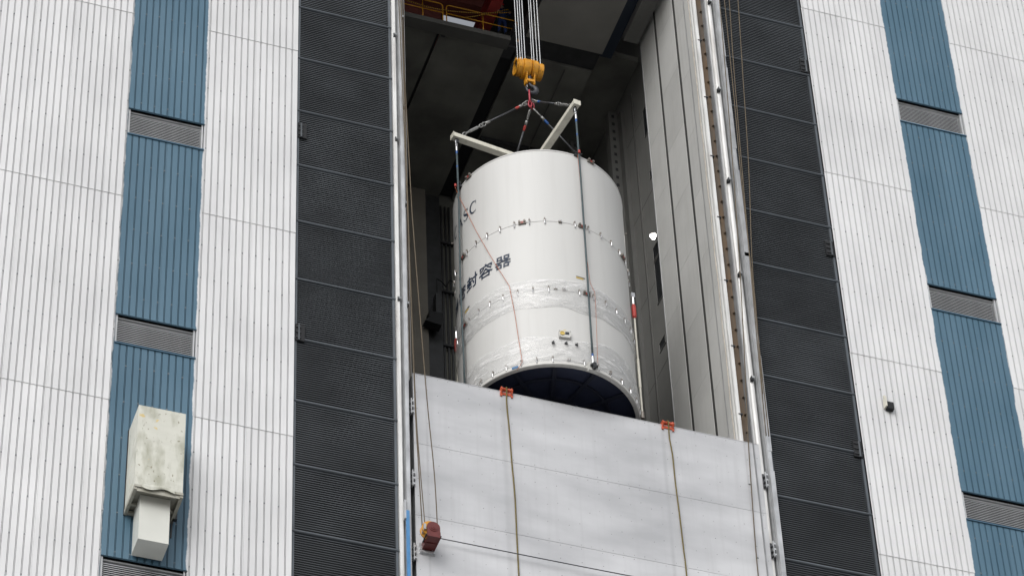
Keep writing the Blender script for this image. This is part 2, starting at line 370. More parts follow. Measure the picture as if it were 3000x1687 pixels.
def sheet(x0, x1, z0, z1, grooves):
    """profiled sheet: flat pans with narrow recessed grooves, lapped over the sheet below"""
    mb = MB(); gw, dp, sl = .024, .065, .003
    prof = [(x0 + .002, 0)]
    gs = [x for x in grooves if x0 + gw + .012 < x < x1 - gw - .012]
    for x in gs: prof += [(x - gw - sl, 0), (x - gw, dp), (x - gw + .0125, dp), (x - gw + .0165, .010), (x + gw - .0165, .010), (x + gw - .0125, dp), (x + gw, dp), (x + gw + sl, 0)]
    prof.append((x1 - .002, 0))
    rows = [(z0 - .05, -.022), (z0 + .25, -.013), ((z0 + z1) / 2, -.008), (z1, 0.0)]
    n = len(prof); vs = []
    for z, dy in rows: vs += [(x, y + dy, z) for x, y in prof]
    fs = [(r * n + i, r * n + i + 1, (r + 1) * n + i + 1, (r + 1) * n + i) for r in range(3) for i in range(n - 1)]
    mb.add(vs, fs)
    # returned lower edge
    mb.add([(x, y - .022, z0 - .05) for x, y in prof] + [(x, .05, z0 - .05) for x, y in prof], [(i, i + n, i + n + 1, i + 1) for i in range(n - 1)])
    for gi, x in enumerate(gs):
        if round((x - grooves[0]) / (grooves[1] - grooves[0])) % 2: continue
        k = math.ceil((z0 - 79.85) / 1.592)
        while 79.85 + k * 1.592 < z1 - .1:
            z = 79.85 + k * 1.592 + random.uniform(-.03, .03); k += 1
            if z < z0 + .1: continue
            mb.box(x - .022, x + .022, -.004, .03, z - .022, z + .022, 1)
    return mb
SEAMS = [ZB, 70.3, 79.85, 89.38, 98.9, 108.45, ZT]
def wall_field(x0, x1, grooves, zs):
    a = x0
    gs = [x for x in grooves if x0 + .3 < x < x1 - .3]
    cuts = [x0] + [x + .06 for x in gs[5::6] if x < x1 - .6] + [x1]
    for a, b in zip(cuts, cuts[1:]):
        for z0, z1 in zip(zs, zs[1:]):
            obj('cladding_sheet', sheet(a, b, z0, z1, grooves), [M['clad'], M['clip']], bld)
wall_field(-23.5, -13.99, GL, SEAMS)
wall_field(-11.23, -7.87, GL, SEAMS)
wall_field(12.90, 16.52, GR, SEAMS)
wall_field(19.36, 28.5, GR, SEAMS)
VH = 1.36
def blue_field(x0, x1, grooves, tops):
    tops = sorted(tops); z = ZB
    xm = grooves[min(range(len(grooves)), key=lambda i: abs(grooves[i] - (x0 + x1) / 2))] + .06
    for t in tops + [None]:
        hi = (t - VH) if t else ZT
        for a, b in ((x0, xm), (xm, x1)):
            m_ = sheet(a, b, z + .02, hi, grooves)
            obj('cladding_sheet', m_, [M['clad'], M['clip']], bld)
        if t is None: break
        vent(x0 + .07, x1 - .05, t - VH, t)
        # sloping sill flashing over the sheets below
        f = MB(); f.prism([(-.05, hi - .03), (-.05, hi + .02), (.0, hi + .055), (.25, hi + .10), (.25, hi - .03)], 'x', x0 + .01, x1 - .01)
        obj('sill_flashing', f, M['blueflash'], bld)
        z = t
def vent(x0, x1, z0, z1):
    v = MB(); yb = .30
    v.box(x0 - .05, x0 + .015, .05, yb, z0 + .06, z1); v.box(x1 - .05, x1 + .0, .05, yb, z0 + .06, z1)
    v.box(x1 + .03, x1 + .07, .03, .1, z0 + .06, z1 - .05)
    v.prism([(.14, z1 - .11), (.14, z1 - .05), (.20, z1 - .01), (.3, z1), (.3, z1 - .11)], 'x', x0 + .016, x1 - .051)
    v.box(x0 - .06, x1 + .1, yb, yb + .05, z0, z1 + .1, 1)
    f = obj('vent', v, [M['vent'], M['ventdark']], bld)
    first = None; n = 13; zz0 = z0 + .14; st = (z1 - .18 - zz0) / n
    for k in range(n):
        z = zz0 + k * st
        if first is None:
            s = MB(); s.add([(x0 + .016, .11, zz0), (x1 - .051, .11, zz0), (x1 - .051, .11, zz0 + .022), (x0 + .016, .11, zz0 + .022), (x0 + .016, .15, zz0 + .06), (x1 - .051, .15, zz0 + .06), (x1 - .051, .15, zz0 + .045), (x0 + .016, .15, zz0 + .045)],
                            [(0, 1, 2, 3), (3, 2, 5, 4), (0, 7, 6, 1), (4, 5, 6, 7)])
            first = obj('slat', s, M['vent'], f)
        else:
            c = first.copy(); COL.objects.link(c); c.parent = f; c.location.z = z - zz0
blue_field(-13.99, -11.23, GL, [73.28, 83.75, 93.84, 104.2, 114.5])
blue_field(16.52, 19.36, GR, [73.3, 83.63, 93.92, 104.22, 114.5])
# dark backing behind the cladding
bk = MB(); bk.box(-23.5, -7.9, .36, .5, ZB, ZT); bk.box(12.94, 28.5, .36, .5, ZB, ZT)
obj('backing_wall', bk, M['black'], bld)

# louvre strips, one panel per bay
BEAM = 2.845
def louvre_panel(x0, x1, zb, gap=None):
    y = .10
    k = MB(); k.box(x0, x1 - .01, y + .125, y + .2, zb, zb + BEAM); p = obj('louvre_panel', k, M['louvreback'], bld)
    for a, c in ((x0, x0 + .085), (x1 - .095, x1 - .01)):
        fr = MB(); fr.box(a, c, y - .03, y + .12, zb + .065, zb + BEAM - .055); obj('stile', fr, M['stile'], p)
    bm_ = MB(); bm_.prism([(y - .07, zb - .02), (y - .07, zb + .02), (y - .02, zb + .06), (y + .13, zb + .06), (y + .13, zb - .05), (y - .03, zb - .05)], 'x', x0 - .03, x1 + .02)
    obj('beam', bm_, M['stile'], p)
    b = MB(); n = 28; st = (BEAM - .10) / n
    for k in range(n):
        z = zb + .07 + k * st; dz = random.uniform(-.004, .004); a, c = x0 + .085, x1 - .095
        b.add([(a, y, z), (c, y, z + dz), (c, y, z + .030 + dz), (a, y, z + .030), (a, y + .05, z + .075), (c, y + .05, z + .075), (a, y + .05, z + .05), (c, y + .05, z + .05)],
              [(0, 1, 2, 3), (3, 2, 5, 4), (0, 6, 7, 1)])
    obj('louvre_blades', b, M['louvre'], p, kind='stuff')
for k in range(-11, 6):
    louvre_panel(-7.85, -4.27, 101.43 + k * BEAM); louvre_panel(9.30, 12.90, 101.55 + k * BEAM)

# plain mass above, below and around (mostly out of frame)
mass = MB()
for x0, x1 in ((-23.5, -4.3), (9.3, 28.5)):
    mass.box(x0, x1, .0, .6, 0, ZB - .1); mass.box(x0, x1, .0, .6, ZT + .06, 127)
mass.box(-4.3, 9.3, .64, 1.1, 112, 127)  # unseen lintel, set low to keep sky light off the upper interior
obj('outer_wall', mass, M['door'], bld)
sh = MB()
sh.box(-23.5, -6.2, .7, 1.0, 0, 126.9); sh.box(11.2, 28.5, .7, 1.0, 0, 126.9)       # wall behind the cladding
sh.box(-6.2, -5.9, 1.0, 17, 0, 126.9); sh.box(-6.2, 11.5, .6, 17, 70, 70.3)  # second box: unseen floor, added to block light from below
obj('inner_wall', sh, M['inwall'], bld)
rf = MB(); rf.box(-23.5, 28.5, 0, 17.5, 127, 127.5); obj('roof', rf, M['concrete'], bld)
# back wall with a lit window band
bw = MB(); wx0, wx1, wz0, wz1 = 3.38, 5.05, 121.2, 124.2
bw.box(-6.2, 11.5, 16, 16.4, 70, wz0); bw.box(-6.2, wx0, 16, 16.4, wz0, wz1); bw.box(wx1, 11.5, 16, 16.4, wz0, wz1); bw.box(-6.2, 11.5, 16, 16.4, wz1, 126.9)
obj('back_wall', bw, M['concrete'], bld)

# right reveal: big painted panels between two dark joint strips
XR = 8.15
def reveal_panel(y0, y1, z0, z1, xo=0):
    m_ = MB(); m_.box(XR + xo, XR + xo + .08, y0 + .004, y1 - .004, z0 + .006, z1 - .006); return obj('reveal_panel', m_, M['reveal'], bld)
zs = [74.0, 77.4, 80.85, 84.25, 87.6, 90.9, 94.2, 97.5, 100.8, 104.1, 107.4, 110.7, 114]
for za, zb in zip(zs, zs[1:]):
    reveal_panel(3.83, 5.3, za, zb); reveal_panel(1.90, 3.61, za + 1.3, zb + 1.3); reveal_panel(.82, 1.68, za, zb)
    reveal_panel(.15, .72, za + .9, zb + .9, -.03)
js = MB()
js.box(XR + .015, XR + .079, 3.60, 3.84, 70, 118); js.box(XR + .015, XR + .079, 1.67, 1.91, 70, 118)
obj('joint_strip', js, M['seam'], bld)
bt = MB(); bt.box(XR - .02, XR + .05, .74, .80, 70, 118); bt.box(XR - .015, XR + .05, 5.29, 5.34, 70, 118)
obj('edge_trim', bt, M['steel'], bld)
rv = MB(); rv.box(XR + .08, XR + .17, .14, 5.31, 70, 118); rv.box(XR + .17, 9.3, .56, .7, 70, 118)
obj('reveal_core', rv, M['reveal'], bld)
# sealant bead along the outer panel
sb = MB(); pts = [(XR - .035, .28 + .02 * math.sin(z * 1.7) + random.uniform(-.012, .012), z) for z in [70 + i * .4 for i in range(120)]]
sb.tube(pts, .022, 5); obj('sealant_bead', sb, mat("old_sealant", (.42, .38, .33), .8, var=.2, nscale=4), bld)

# interior right wall with dark openings
IW = 8.62
wins = [(6.15, 6.9, 97.1, 99.3), (6.22, 6.9, 99.45, 100.1), (6.1, 6.7, 106.4, 107.9), (6.2, 6.55, 103.8, 104.15), (6.5, 7.09, 94.7, 95.1)]
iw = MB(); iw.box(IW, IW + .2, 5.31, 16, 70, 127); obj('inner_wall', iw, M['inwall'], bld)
for y0, y1, z0, z1 in wins:
    o_ = MB(); o_.box(IW - .012, IW + .01, y0, y1, z0, z1, 1)
    for a in ((y0 - .03, y0, z0 - .03, z1 + .03), (y1, y1 + .03, z0 - .03, z1 + .03), (y0, y1, z0 - .03, z0), (y0, y1, z1, z1 + .03)): o_.box(IW - .03, IW, *a)
    obj('window', o_, [M['inwall'], M['window']], bld)
# interior columns with lightening holes on the right
def perf_column(x0, x1, y0, depth, z0, z1, m=None):
    c = MB(); c.box(x0, x1, y0, y0 + depth, z0, z1)
    o_ = obj('column', c, m, bld); h = MB(); z = z0 + .3
    while z < z1:
        h.prism([((x0 + x1) / 2 - .06, z), ((x0 + x1) / 2 + .06, z), ((x0 + x1) / 2 + .06, z + .17), ((x0 + x1) / 2 - .06, z + .17)], 'y', y0 - .004, y0 + .02); z += .46
    obj('column_holes', h, M['black'], o_, kind='stuff')
perf_column(8.05, 8.45, 9.0, .35, 70, 110.2, M['colpaint'])
perf_column(7.1, 7.5, 11.0, .35, 70, 110.2, M['colpaint'])
cc = MB(); cc.box(8.45, 8.62, 8.6, 9.4, 70, 110); obj('column', cc, M['colpaint'], bld)
# left interior: wall pieces, column and pipes seen behind the container
li = MB(); li.box(-6, 2.05, 15.2, 15.9, 70, 109.9); obj('pier', li, mat('pier_render', (.15, .14, .12), .8, 0, var=.15, nscale=.6), bld)
li = MB(); li.box(2.05, 2.75, 15.45, 15.9, 70, 109.9); obj('pier', li, M['darksteel'], bld)
for i, x in enumerate((2.95, 3.13, 3.3)):
    p_ = MB(); p_.tube([(x, 15.85, 70), (x, 15.85, 109.8)] if i else [(x, 15.85, 109.8), (x, 15.85, 99.6), (x + .5, 15.85, 99.3), (x + .9, 15.85, 99.3)], .05, 8); obj('pipe', p_, M['darksteel'], bld)
for z in (101.5, 104.6, 107.5):
    p_ = MB(); p_.box(2.82, 3.45, 15.72, 15.9, z, z + .1); obj('pipe_clamp', p_, M['darksteel'], bld)

# ceiling: left slab, right slab, back slab, beams in the gaps
ZC = 110.3
def slab(name, x0, x1, y0, y1, z0, z1, m): 
    b = MB(); b.box(x0, x1, y0, y1, z0, z1); return obj(name, b, m, bld)
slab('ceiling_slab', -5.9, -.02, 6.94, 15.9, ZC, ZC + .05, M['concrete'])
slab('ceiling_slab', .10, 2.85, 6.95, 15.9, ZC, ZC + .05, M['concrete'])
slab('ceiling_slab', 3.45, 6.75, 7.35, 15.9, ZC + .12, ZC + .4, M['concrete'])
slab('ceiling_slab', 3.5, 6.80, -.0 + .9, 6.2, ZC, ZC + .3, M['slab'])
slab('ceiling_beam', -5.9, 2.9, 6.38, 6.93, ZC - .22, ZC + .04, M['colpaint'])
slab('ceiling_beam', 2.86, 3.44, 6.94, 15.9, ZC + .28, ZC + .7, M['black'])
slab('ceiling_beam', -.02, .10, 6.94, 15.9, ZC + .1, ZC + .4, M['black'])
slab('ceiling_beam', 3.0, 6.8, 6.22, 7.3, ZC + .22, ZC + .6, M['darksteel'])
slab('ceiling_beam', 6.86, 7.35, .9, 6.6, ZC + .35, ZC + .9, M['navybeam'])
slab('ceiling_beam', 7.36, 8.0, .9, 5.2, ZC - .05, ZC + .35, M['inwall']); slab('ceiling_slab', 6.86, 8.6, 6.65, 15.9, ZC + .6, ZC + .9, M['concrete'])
slab('ceiling_beam', 3.3, 3.48, .9, 6.2, ZC + .08, ZC + .55, M['darksteel'])
for x, y0, y1 in ((5.6, 7.4, 15.8),):
    p_ = MB(); p_.tube([(x, y0, ZC - .05), (x, y1, ZC - .05)], .03, 6); obj('conduit', p_, M['colpaint'], bld)
p_ = MB(); p_.box(3.5, 6.7, 12.0, 12.35, ZC - .1, ZC + .1); obj('ceiling_beam', p_, M['darksteel'], bld)
p_ = MB(); p_.box(IW - .05, IW - .002, 7.66, 7.76, 70, 110); obj('cable_tray', p_, M['colpaint'], bld)
for z in (84.5, 89.2, 93.8, 98.4, 103.1, 107.7):
    p_ = MB(); p_.box(IW - .006, IW + .002, 5.35, 16, z, z + .02); obj('wall_joint', p_, M['colpaint'], bld)
tr = MB(); tr.tube([(.26, 7.0, ZC - .08), (2.9, 7.0, ZC - .08)], .028, 8); tr.box(.12, .3, 6.93, 7.07, ZC - .16, ZC, 1); obj('hanger_rod', tr, [M['steel'], M['darksteel']], bld)

# ------------------------------------------------------------------ crane structure up inside
cr = thing('crane_girder', 'dull red crane girder with a sloping red arm high inside the doorway', 'crane', (-5.5, 9, 113.5))
b = MB(); b.box(-5.85, 3.1, 9.2, 9.5, 115.02, 116.6); obj('girder_web', b, M['pink'], cr)
b = MB(); b.box(-5.85, 3.1, 8.9, 9.8, 114.88, 115.015); obj('flange', b, M['pink'], cr)
b = MB(); b.box(2.08, 2.55, 4.0, 8.6, 112.9, 113.0); b.box(2.28, 2.34, 4.0, 8.6, 112.2, 112.9); b.box(2.08, 2.55, 4.0, 8.6, 112.1, 112.2)
obj('arm', b, M['red'], cr)
for y in (5.2, 6.4, 7.6):
    b = MB(); b.box(2.09, 2.54, y, y + .03, 112.21, 112.89); obj('stiffener', b, M['red'], cr)
b = MB(); b.box(1.95, 2.68, 8.3, 8.7, 111.9, 112.09); b.prism([(7.9, 112.09), (8.6, 112.09), (8.6, 111.2), (8.45, 111.2)], 'x', 2.2, 2.42); obj('arm_bracket', b, M['pink'], cr)
b = MB(); b.box(-5.85, .85, 9.0, 9.7, 112.6, 114.2); obj('end_box', b, M['pink'], cr)
# railing
def railing(x0, x1, name_label, posts, y=6.6, zt=111.62, zm=111.08, zb=110.345):
    t = thing('safety_railing', name_label, 'railing', ((x0 + x1) / 2, y, zb))
    r_ = .15
    m_ = MB(); pts = [(x0, y, zb), (x0, y, zt - r_)] + [(x0 + r_ - r_ * math.cos(a), y, zt - r_ + r_ * math.sin(a)) for a in (.5, 1.05, 1.57)] + \
        [(x1 - r_ + r_ * math.sin(a), y, zt - r_ + r_ * math.cos(a)) for a in (0, .5, 1.05)] + [(x1, y, zt - r_), (x1, y, zb)]
    m_.tube(pts, .027, 8); obj('top_rail', m_, M['railyel'], t, smooth=True)
    m_ = MB(); m_.tube([(x0, y, zm), (x1, y, zm)], .022, 8); obj('middle_rail', m_, M['railyel'], t, smooth=True)
    for p in posts:
        m_ = MB(); m_.tube([(p, y, zb), (p, y, zt - .02)], .025, 8); obj('post', m_, M['railyel'], t, smooth=True)
railing(-4.0, .08, 'yellow tube railing along the platform left of the railing gap', (-3.2, -1.9, -.78))
railing(.24, 3.3, 'yellow tube railing in front of the worker and the red arm', (1.81,))
hz = MB(); pts = []
for i in range(33):
    t_ = i / 32; x = -2.0 + 4.9 * t_; z = 111.28 + .95 * max(0, t_ - .25) ** 1.3 - .25 * math.sin(math.pi * t_); pts.append((x, 6.5, z))
hz.tube(pts, .022, 6); rebase(tag(obj('safety_rope', hz, M['hazardrope']), 'black and yellow safety rope sagging low across both railings', 'rope'))
hz = MB(); hz.tube([(1.0 + 1.9 * i / 16, 6.52, 111.0 + 1.15 * (i / 16) ** 1.1) for i in range(17)], .022, 6)
rebase(tag(obj('safety_rope', hz, M['hazardrope']), 'black and yellow safety rope rising steeply toward the worker in blue', 'rope'))

# worker in blue coveralls
def worker(loc, h=1.78):
    t = thing('person', 'person in blue coveralls and red helmet standing behind the yellow railing', 'person', loc)
    k = h / 1.78
    J = {'pelvis': (0, 0, .93, .155), 'waist': (0, 0, 1.08, .145), 'chest': (0, -.02, 1.30, .17), 'neck': (0, -.02, 1.48, .07), 'head': (0, -.03, 1.55, .06),
         'hipL': (-.10, 0, .86, .105), 'kneeL': (-.12, -.02, .50, .075), 'ankL': (-.13, .01, .12, .06), 'hipR': (.10, 0, .86, .105), 'kneeR': (.13, -.03, .50, .075), 'ankR': (.14, .02, .12, .06),
         'shL': (-.19, -.01, 1.41, .075), 'elL': (-.29, -.06, 1.15, .055), 'wrL': (-.24, -.25, 1.02, .042), 'shR': (.19, -.01, 1.41, .075), 'elR': (.31, -.08, 1.18, .055), 'wrR': (.26, -.27, 1.07, .042)}
    names = list(J); E = [('pelvis', 'waist'), ('waist', 'chest'), ('chest', 'neck'), ('neck', 'head'), ('pelvis', 'hipL'), ('hipL', 'kneeL'), ('kneeL', 'ankL'), ('pelvis', 'hipR'), ('hipR', 'kneeR'), ('kneeR', 'ankR'),
                          ('chest', 'shL'), ('shL', 'elL'), ('elL', 'wrL'), ('chest', 'shR'), ('shR', 'elR'), ('elR', 'wrR')]
    me = bpy.data.meshes.new('body'); me.from_pydata([tuple(c * k for c in J[n][:3]) for n in names], [(names.index(a), names.index(b)) for a, b in E], [])
    o_ = bpy.data.objects.new('body', me); COL.objects.link(o_)
    o_.modifiers.new('skin', 'SKIN'); sd = o_.modifiers.new('sub', 'SUBSURF'); sd.levels = 2; sd.render_levels = 2
    for i, n in enumerate(names):
        me.skin_vertices[0].data[i].radius = (J[n][3] * k, J[n][3] * k * (.8 if n in ('pelvis', 'waist', 'chest') else 1)); me.skin_vertices[0].data[i].use_root = (n == 'pelvis')
    dg = bpy.context.evaluated_depsgraph_get(); me2 = bpy.data.meshes.new_from_object(o_.evaluated_get(dg)); bpy.data.objects.remove(o_)
    me2.name = 'body'; me2.materials.clear(); me2.materials.append(M['overall'])
    for p in me2.polygons: p.use_smooth = True
    bo = bpy.data.objects.new('body', me2); link(bo, t)
    def sub(name, mb, m, par=None):
        mb.v = [(p[0] * k + loc[0], p[1] * k + loc[1], p[2] * k + loc[2]) for p in mb.v]
        o = obj(name, mb, m, par or t, smooth=True); return o
    ORG[bo.name] = Vector(loc)
    hd = MB(); hd.lathe([(0, -.115), (.045, -.105), (.065, -.06), (.074, 0), (.076, .05), (.06, .10), (0, .125)], (0, -.04, 1.645), 'z', 20)
    hd.add([(-.014, -.115, 1.625), (.014, -.115, 1.625), (0, -.142, 1.625), (0, -.113, 1.67)], [(0, 1, 2), (0, 2, 3), (1, 3, 2)])
    for s_ in (-1, 1): hd.lathe([(0, -.03), (.012, -.02), (.016, 0), (.012, .02), (0, .03)], (s_ * .077, -.035, 1.64), 'z', 8)
    ho = sub('head', hd, M['skin'])
    ey = MB()
    for s_ in (-1, 1): ey.box(s_ * .03 - .011, s_ * .03 + .011, -.118, -.108, 1.655, 1.667)
    ey.box(-.024, .024, -.113, -.104, 1.585, 1.592); sub('face_features', ey, M['hair'], ho)
    hr = MB(); hr.lathe([(.080, -.03), (.082, .03), (.07, .09), (0, .12)], (0, -.02, 1.66), 'z', 16); sub('hair', hr, M['hair'], ho)
    he = MB(); he.lathe([(.10, 0), (.105, .01), (.102, .05), (.085, .10), (.045, .135), (0, .145)], (0, -.035, 1.70), 'z', 24)
    he.add([(-.09, -.10, 1.70), (.09, -.10, 1.70), (.055, -.185, 1.69), (-.055, -.185, 1.69), (-.09, -.10, 1.715), (.09, -.10, 1.715), (.055, -.18, 1.70), (-.055, -.18, 1.70)], [(0, 1, 2, 3), (4, 7, 6, 5), (3, 2, 6, 7), (0, 3, 7, 4), (1, 5, 6, 2)])
    sub('helmet', he, M['helmet'])
    for s_ in (-1, 1):
        bt_ = MB(); bt_.tube([(s_ * .135, .05, .06), (s_ * .14, -.05, .055), (s_ * .15, -.15, .04)], [.06, .058, .04], 10); sub('boot', bt_, M['boot'])
        hx = s_ * .245; hz_ = 1.02 if s_ < 0 else 1.07; hy = -.26
        h_ = MB(); h_.tube([(hx, hy, hz_), (hx, hy - .07, hz_ - .02)], [.03, .038], 10)
        for f_ in range(4):
            fx = hx - .028 + f_ * .019; ln = (.06, .072, .067, .05)[f_]
            h_.tube([(fx, hy - .065, hz_ - .01), (fx, hy - .065 - ln * .6, hz_ - .02), (fx, hy - .065 - ln * .75, hz_ - .05)], [.010, .009, .008], 6)
        h_.tube([(hx - s_ * .03, hy - .03, hz_), (hx - s_ * .05, hy - .06, hz_ - .01), (hx - s_ * .045, hy - .085, hz_ - .035)], [.011, .010, .009], 6)
        sub('hand', h_, M['skin'])
    return t
worker((2.78, 7.0, 111.05), 1.86)
st = MB(); st.box(2.3, 3.3, 6.97, 7.6, 110.36, 111.04); rebase(tag(obj('step_platform', st, M['darksteel']), 'low dark step platform under the worker behind the railing', 'platform'))

# ------------------------------------------------------------------ door guide rails
gl = thing('door_guide_rail', 'pale steel guide rail between the left louvres and the doorway', 'guide rail', (-4, 0, ZB))
def vbar(name, par, x0, x1, y0, y1, m, z0=ZB, z1=ZT):
    b = MB(); b.box(x0, x1, y0, y1, z0, z1); return obj(name, b, m, par)
vbar('column_face', gl, -4.255, -4.13, -.02, .3, M['whitesteel'])
vbar('web', gl, -4.129, -4.05, .10, .3, M['greysteel'])
vbar('rail', gl, -4.045, -3.915, -.16, .30, M['steel'])
vbar('channel', gl, -3.914, -3.79, .28, .5, M['darksteel'])
vbar('liner', gl, -3.789, -3.70, .46, .62, M['whitesteel'])
vbar('jamb', gl, -3.69, -3.55, .62, .95, M['whitesteel'])
vbar('edge_strip', gl, -3.54, -3.45, .96, 1.1, M['whitesteel'])
vbar('edge_strip', gl, -3.62, -3.585, .55, .61, M['rust'])
vbar("jamb_wall", gl, -5.9, -3.5, 1.12, 1.3, M['inwall'])
vbar('blue_cover', gl, -4.10, -3.99, -.25, -.17, M['bluecover'], ZB, 77.35)
b = MB(); b.box(-4.16, -4.09, -.24, -.12, 77.0, 77.8); obj('cover_plate', b, M['steel'], gl)
def rail_bracket(par, x, z, y=-.12, s=1, m=None):
    b = MB()
    b.box(x - .04, x + .07, y - .06, y + .02, z - .04, z + .05, 1); b.box(x - .05, x + .05, y - .02, y + .3, z - .14, z - .05)
    b.tube([(x + .02, y - .06, z - .10), (x + .02, y + .06, z - .10)], .035, 10); b.box(x - .05, x - .03, y - .07, y + .1, z - .16, z + .04)
    return obj('rail_bracket', b, [M['darksteel'], m or M['steel']], par)
for x, z in ((-3.86, 102.18), (-3.86, 97.21), (-3.86, 92.1), (-3.86, 87.1)): rail_bracket(gl, x, z, .05)
for z in (101.0, 95.3, 87.2): rail_bracket(gl, -4.16, z, .0, m=M['greysteel'])
def guide_shoe(par, x, z, sgn):
    b = MB(); y = -.02
    b.box(x - .10, x + .0, y, y + .3, z - .3, z + .3); b.box(x - .02, x + .012, y - .08, y + .05, z - .33, z + .36, 1)
    for dz in (-.26, -.02, .22): b.box(x - .01, x + .085, y - .07, y + .06, z + dz, z + dz + .07, 1)
    for dz in (-.3, -.1, .14): b.tube([(x - .1, y - .02, z + dz), (x - .03, y - .02, z + dz)], .05, 8)
    return obj('guide_shoe', b, [M['darksteel'], M['steel']], par)

gr = thing('door_guide_rail', 'streaked white tube rail with rusty channel right of the doorway', 'guide rail', (8.8, 0, ZB))
vbar('edge_strip', gr, 8.20, 8.325, .04, .13, M['whitesteel'])
vbar('rusty_channel', gr, 8.335, 8.62, .22, .5, M['rust'])
vbar('channel_lip', gr, 8.335, 8.36, .12, .21, M['darksteel'])
b = MB(); z = ZB
while z < ZT:
    b.prism([(.12, z), (.29, z), (.29, z + .12)], 'x', 8.53, 8.60); z += .83
obj('gusset', b, M['rust'], gr, kind='stuff')
vbar('plate', gr, 8.625, 8.66, -.05, .5, M['greysteel'])
vbar('plate_edge', gr, 8.661, 8.78, .05, .3, M['whitesteel'])
b = MB(); b.tube([(8.92, .16, ZB), (8.92, .16, ZT)], .115, 20); obj('tube', b, M['whitesteel'], gr, smooth=True, autos=40)
vbar('web', gr, 9.05, 9.12, .02, .3, M['greysteel'])
vbar('rail', gr, 9.125, 9.26, -.12, .3, M['steel'])
for i in range(9):
    z = 73 + i * 5.1 + random.uniform(-.5, .5); b = MB(); b.box(9.12, 9.29, -.132, -.121, z, z + 4.6); obj('cover_plate', b, M['steel'], gr)
for x, z in ((8.90, 107.4), (8.88, 102.22), (8.87, 97.17), (8.88, 92.2), (8.9, 86.98)): rail_bracket(gr, x, z, -.02)
for i in range(10):
    z = 75.2 + i * 3.3; b = MB(); b.box(8.32, 8.40, .0, .2, z, z + .05); b.box(8.24, 8.33, .01, .035, z + .01, z + .035); obj('bolt_bracket', b, M['darksteel'], gr)

# wall brackets at the louvre edges
def wall_bracket(x, z, sgn, label):
    t = thing('wall_bracket', label, 'bracket', (x, 0, z))
    b = MB(); b.box(x - .16, x + .16, .02, .09, z - .36, z + .40); obj('plate', b, M['black'], t)
    b = MB(); b.box(x + sgn * .05 - .03, x + sgn * .05 + .03, -.03, .03, z - .36, z + .36); obj('rail', b, M['louvre'], t)
    for dz in (-.24, 0, .24):
        b = MB(); b.box(x - .15, x + .02, -.02, .018, z + dz - .015, z + dz + .015); obj('arm', b, M['darksteel'], t)
    return t
G_ = 'dark roller brackets at the louvre edges'
for x, z, s_, lb in ((-7.66, 94.65, -1, 'dark bracket on the left louvre strip edge, upper of two'), (-7.66, 84.6, -1, 'dark bracket on the left louvre strip edge, lower of two'),
                 (12.70, 104.85, 1, 'dark bracket on the right louvre strip edge, topmost of three'), (12.70, 94.65, 1, 'dark bracket on the right louvre strip edge, middle of three'), (12.70, 84.6, 1, 'dark bracket on the right louvre strip edge, lowest of three')):
    wall_bracket(x, z, s_, lb)['group'] = G_

# ------------------------------------------------------------------ lifting door leaf
dr = thing('lifting_door', 'smooth silver white lifting door leaf closing the lower doorway', 'door', (2.57, .2, 60))
DX0, DX1, DZ = -3.71, 8.86, 83.78
rows = [60.0, 64.9, 68.0, 71.15, 74.3, 77.46, 80.62, DZ]
for a, b_ in zip(rows, rows[1:]):
    m_ = MB(); m_.box(DX0, DX1, 0, .035, a + .007, b_ - (.007 if b_ < DZ else 0)); obj('door_panel', m_, M['door'], dr)
m_ = MB(); m_.box(DX0 + .01, DX1 - .01, .034, .46, 60, DZ - .004); obj('door_core', m_, M['greysteel'], dr)
m_ = MB(); m_.box(DX0 - .002, DX1 + .002, -.012, .47, DZ - .003, DZ + .018); obj('top_cap', m_, M['door'], dr)
rb = MB()
for a, b_ in zip(rows[3:], rows[4:]):
    nx, nz = 34, 5
    for i in range(nx):
        for j in range(nz):
            if random.random() < .22: continue
            x = DX0 + .12 + (DX1 - DX0 - .24) * i / (nx - 1) + random.uniform(-.015, .015); z = a + .1 + (b_ - a - .2) * j / (nz - 1) + (i % 2) * .17 * (0 < j < nz - 1) + random.uniform(-.02, .02)
            r_ = random.choice((.013, .015, .018))
            rb.add([(x + r_ * math.cos(q * 1.047), -.004, z + r_ * math.sin(q * 1.047)) for q in range(6)] + [(x, -.007, z)], [(q, (q + 1) % 6, 6) for q in range(6)])
obj('rivets', rb, M['rivet'], dr, kind='stuff')
for z in (82.18, 78.96, 75.78, 72.6): guide_shoe(dr, DX0 - .09, z, -1)
for z in (82.12, 78.99, 75.8): 
    o_ = guide_shoe(dr, DX1 + .10, z, 1)

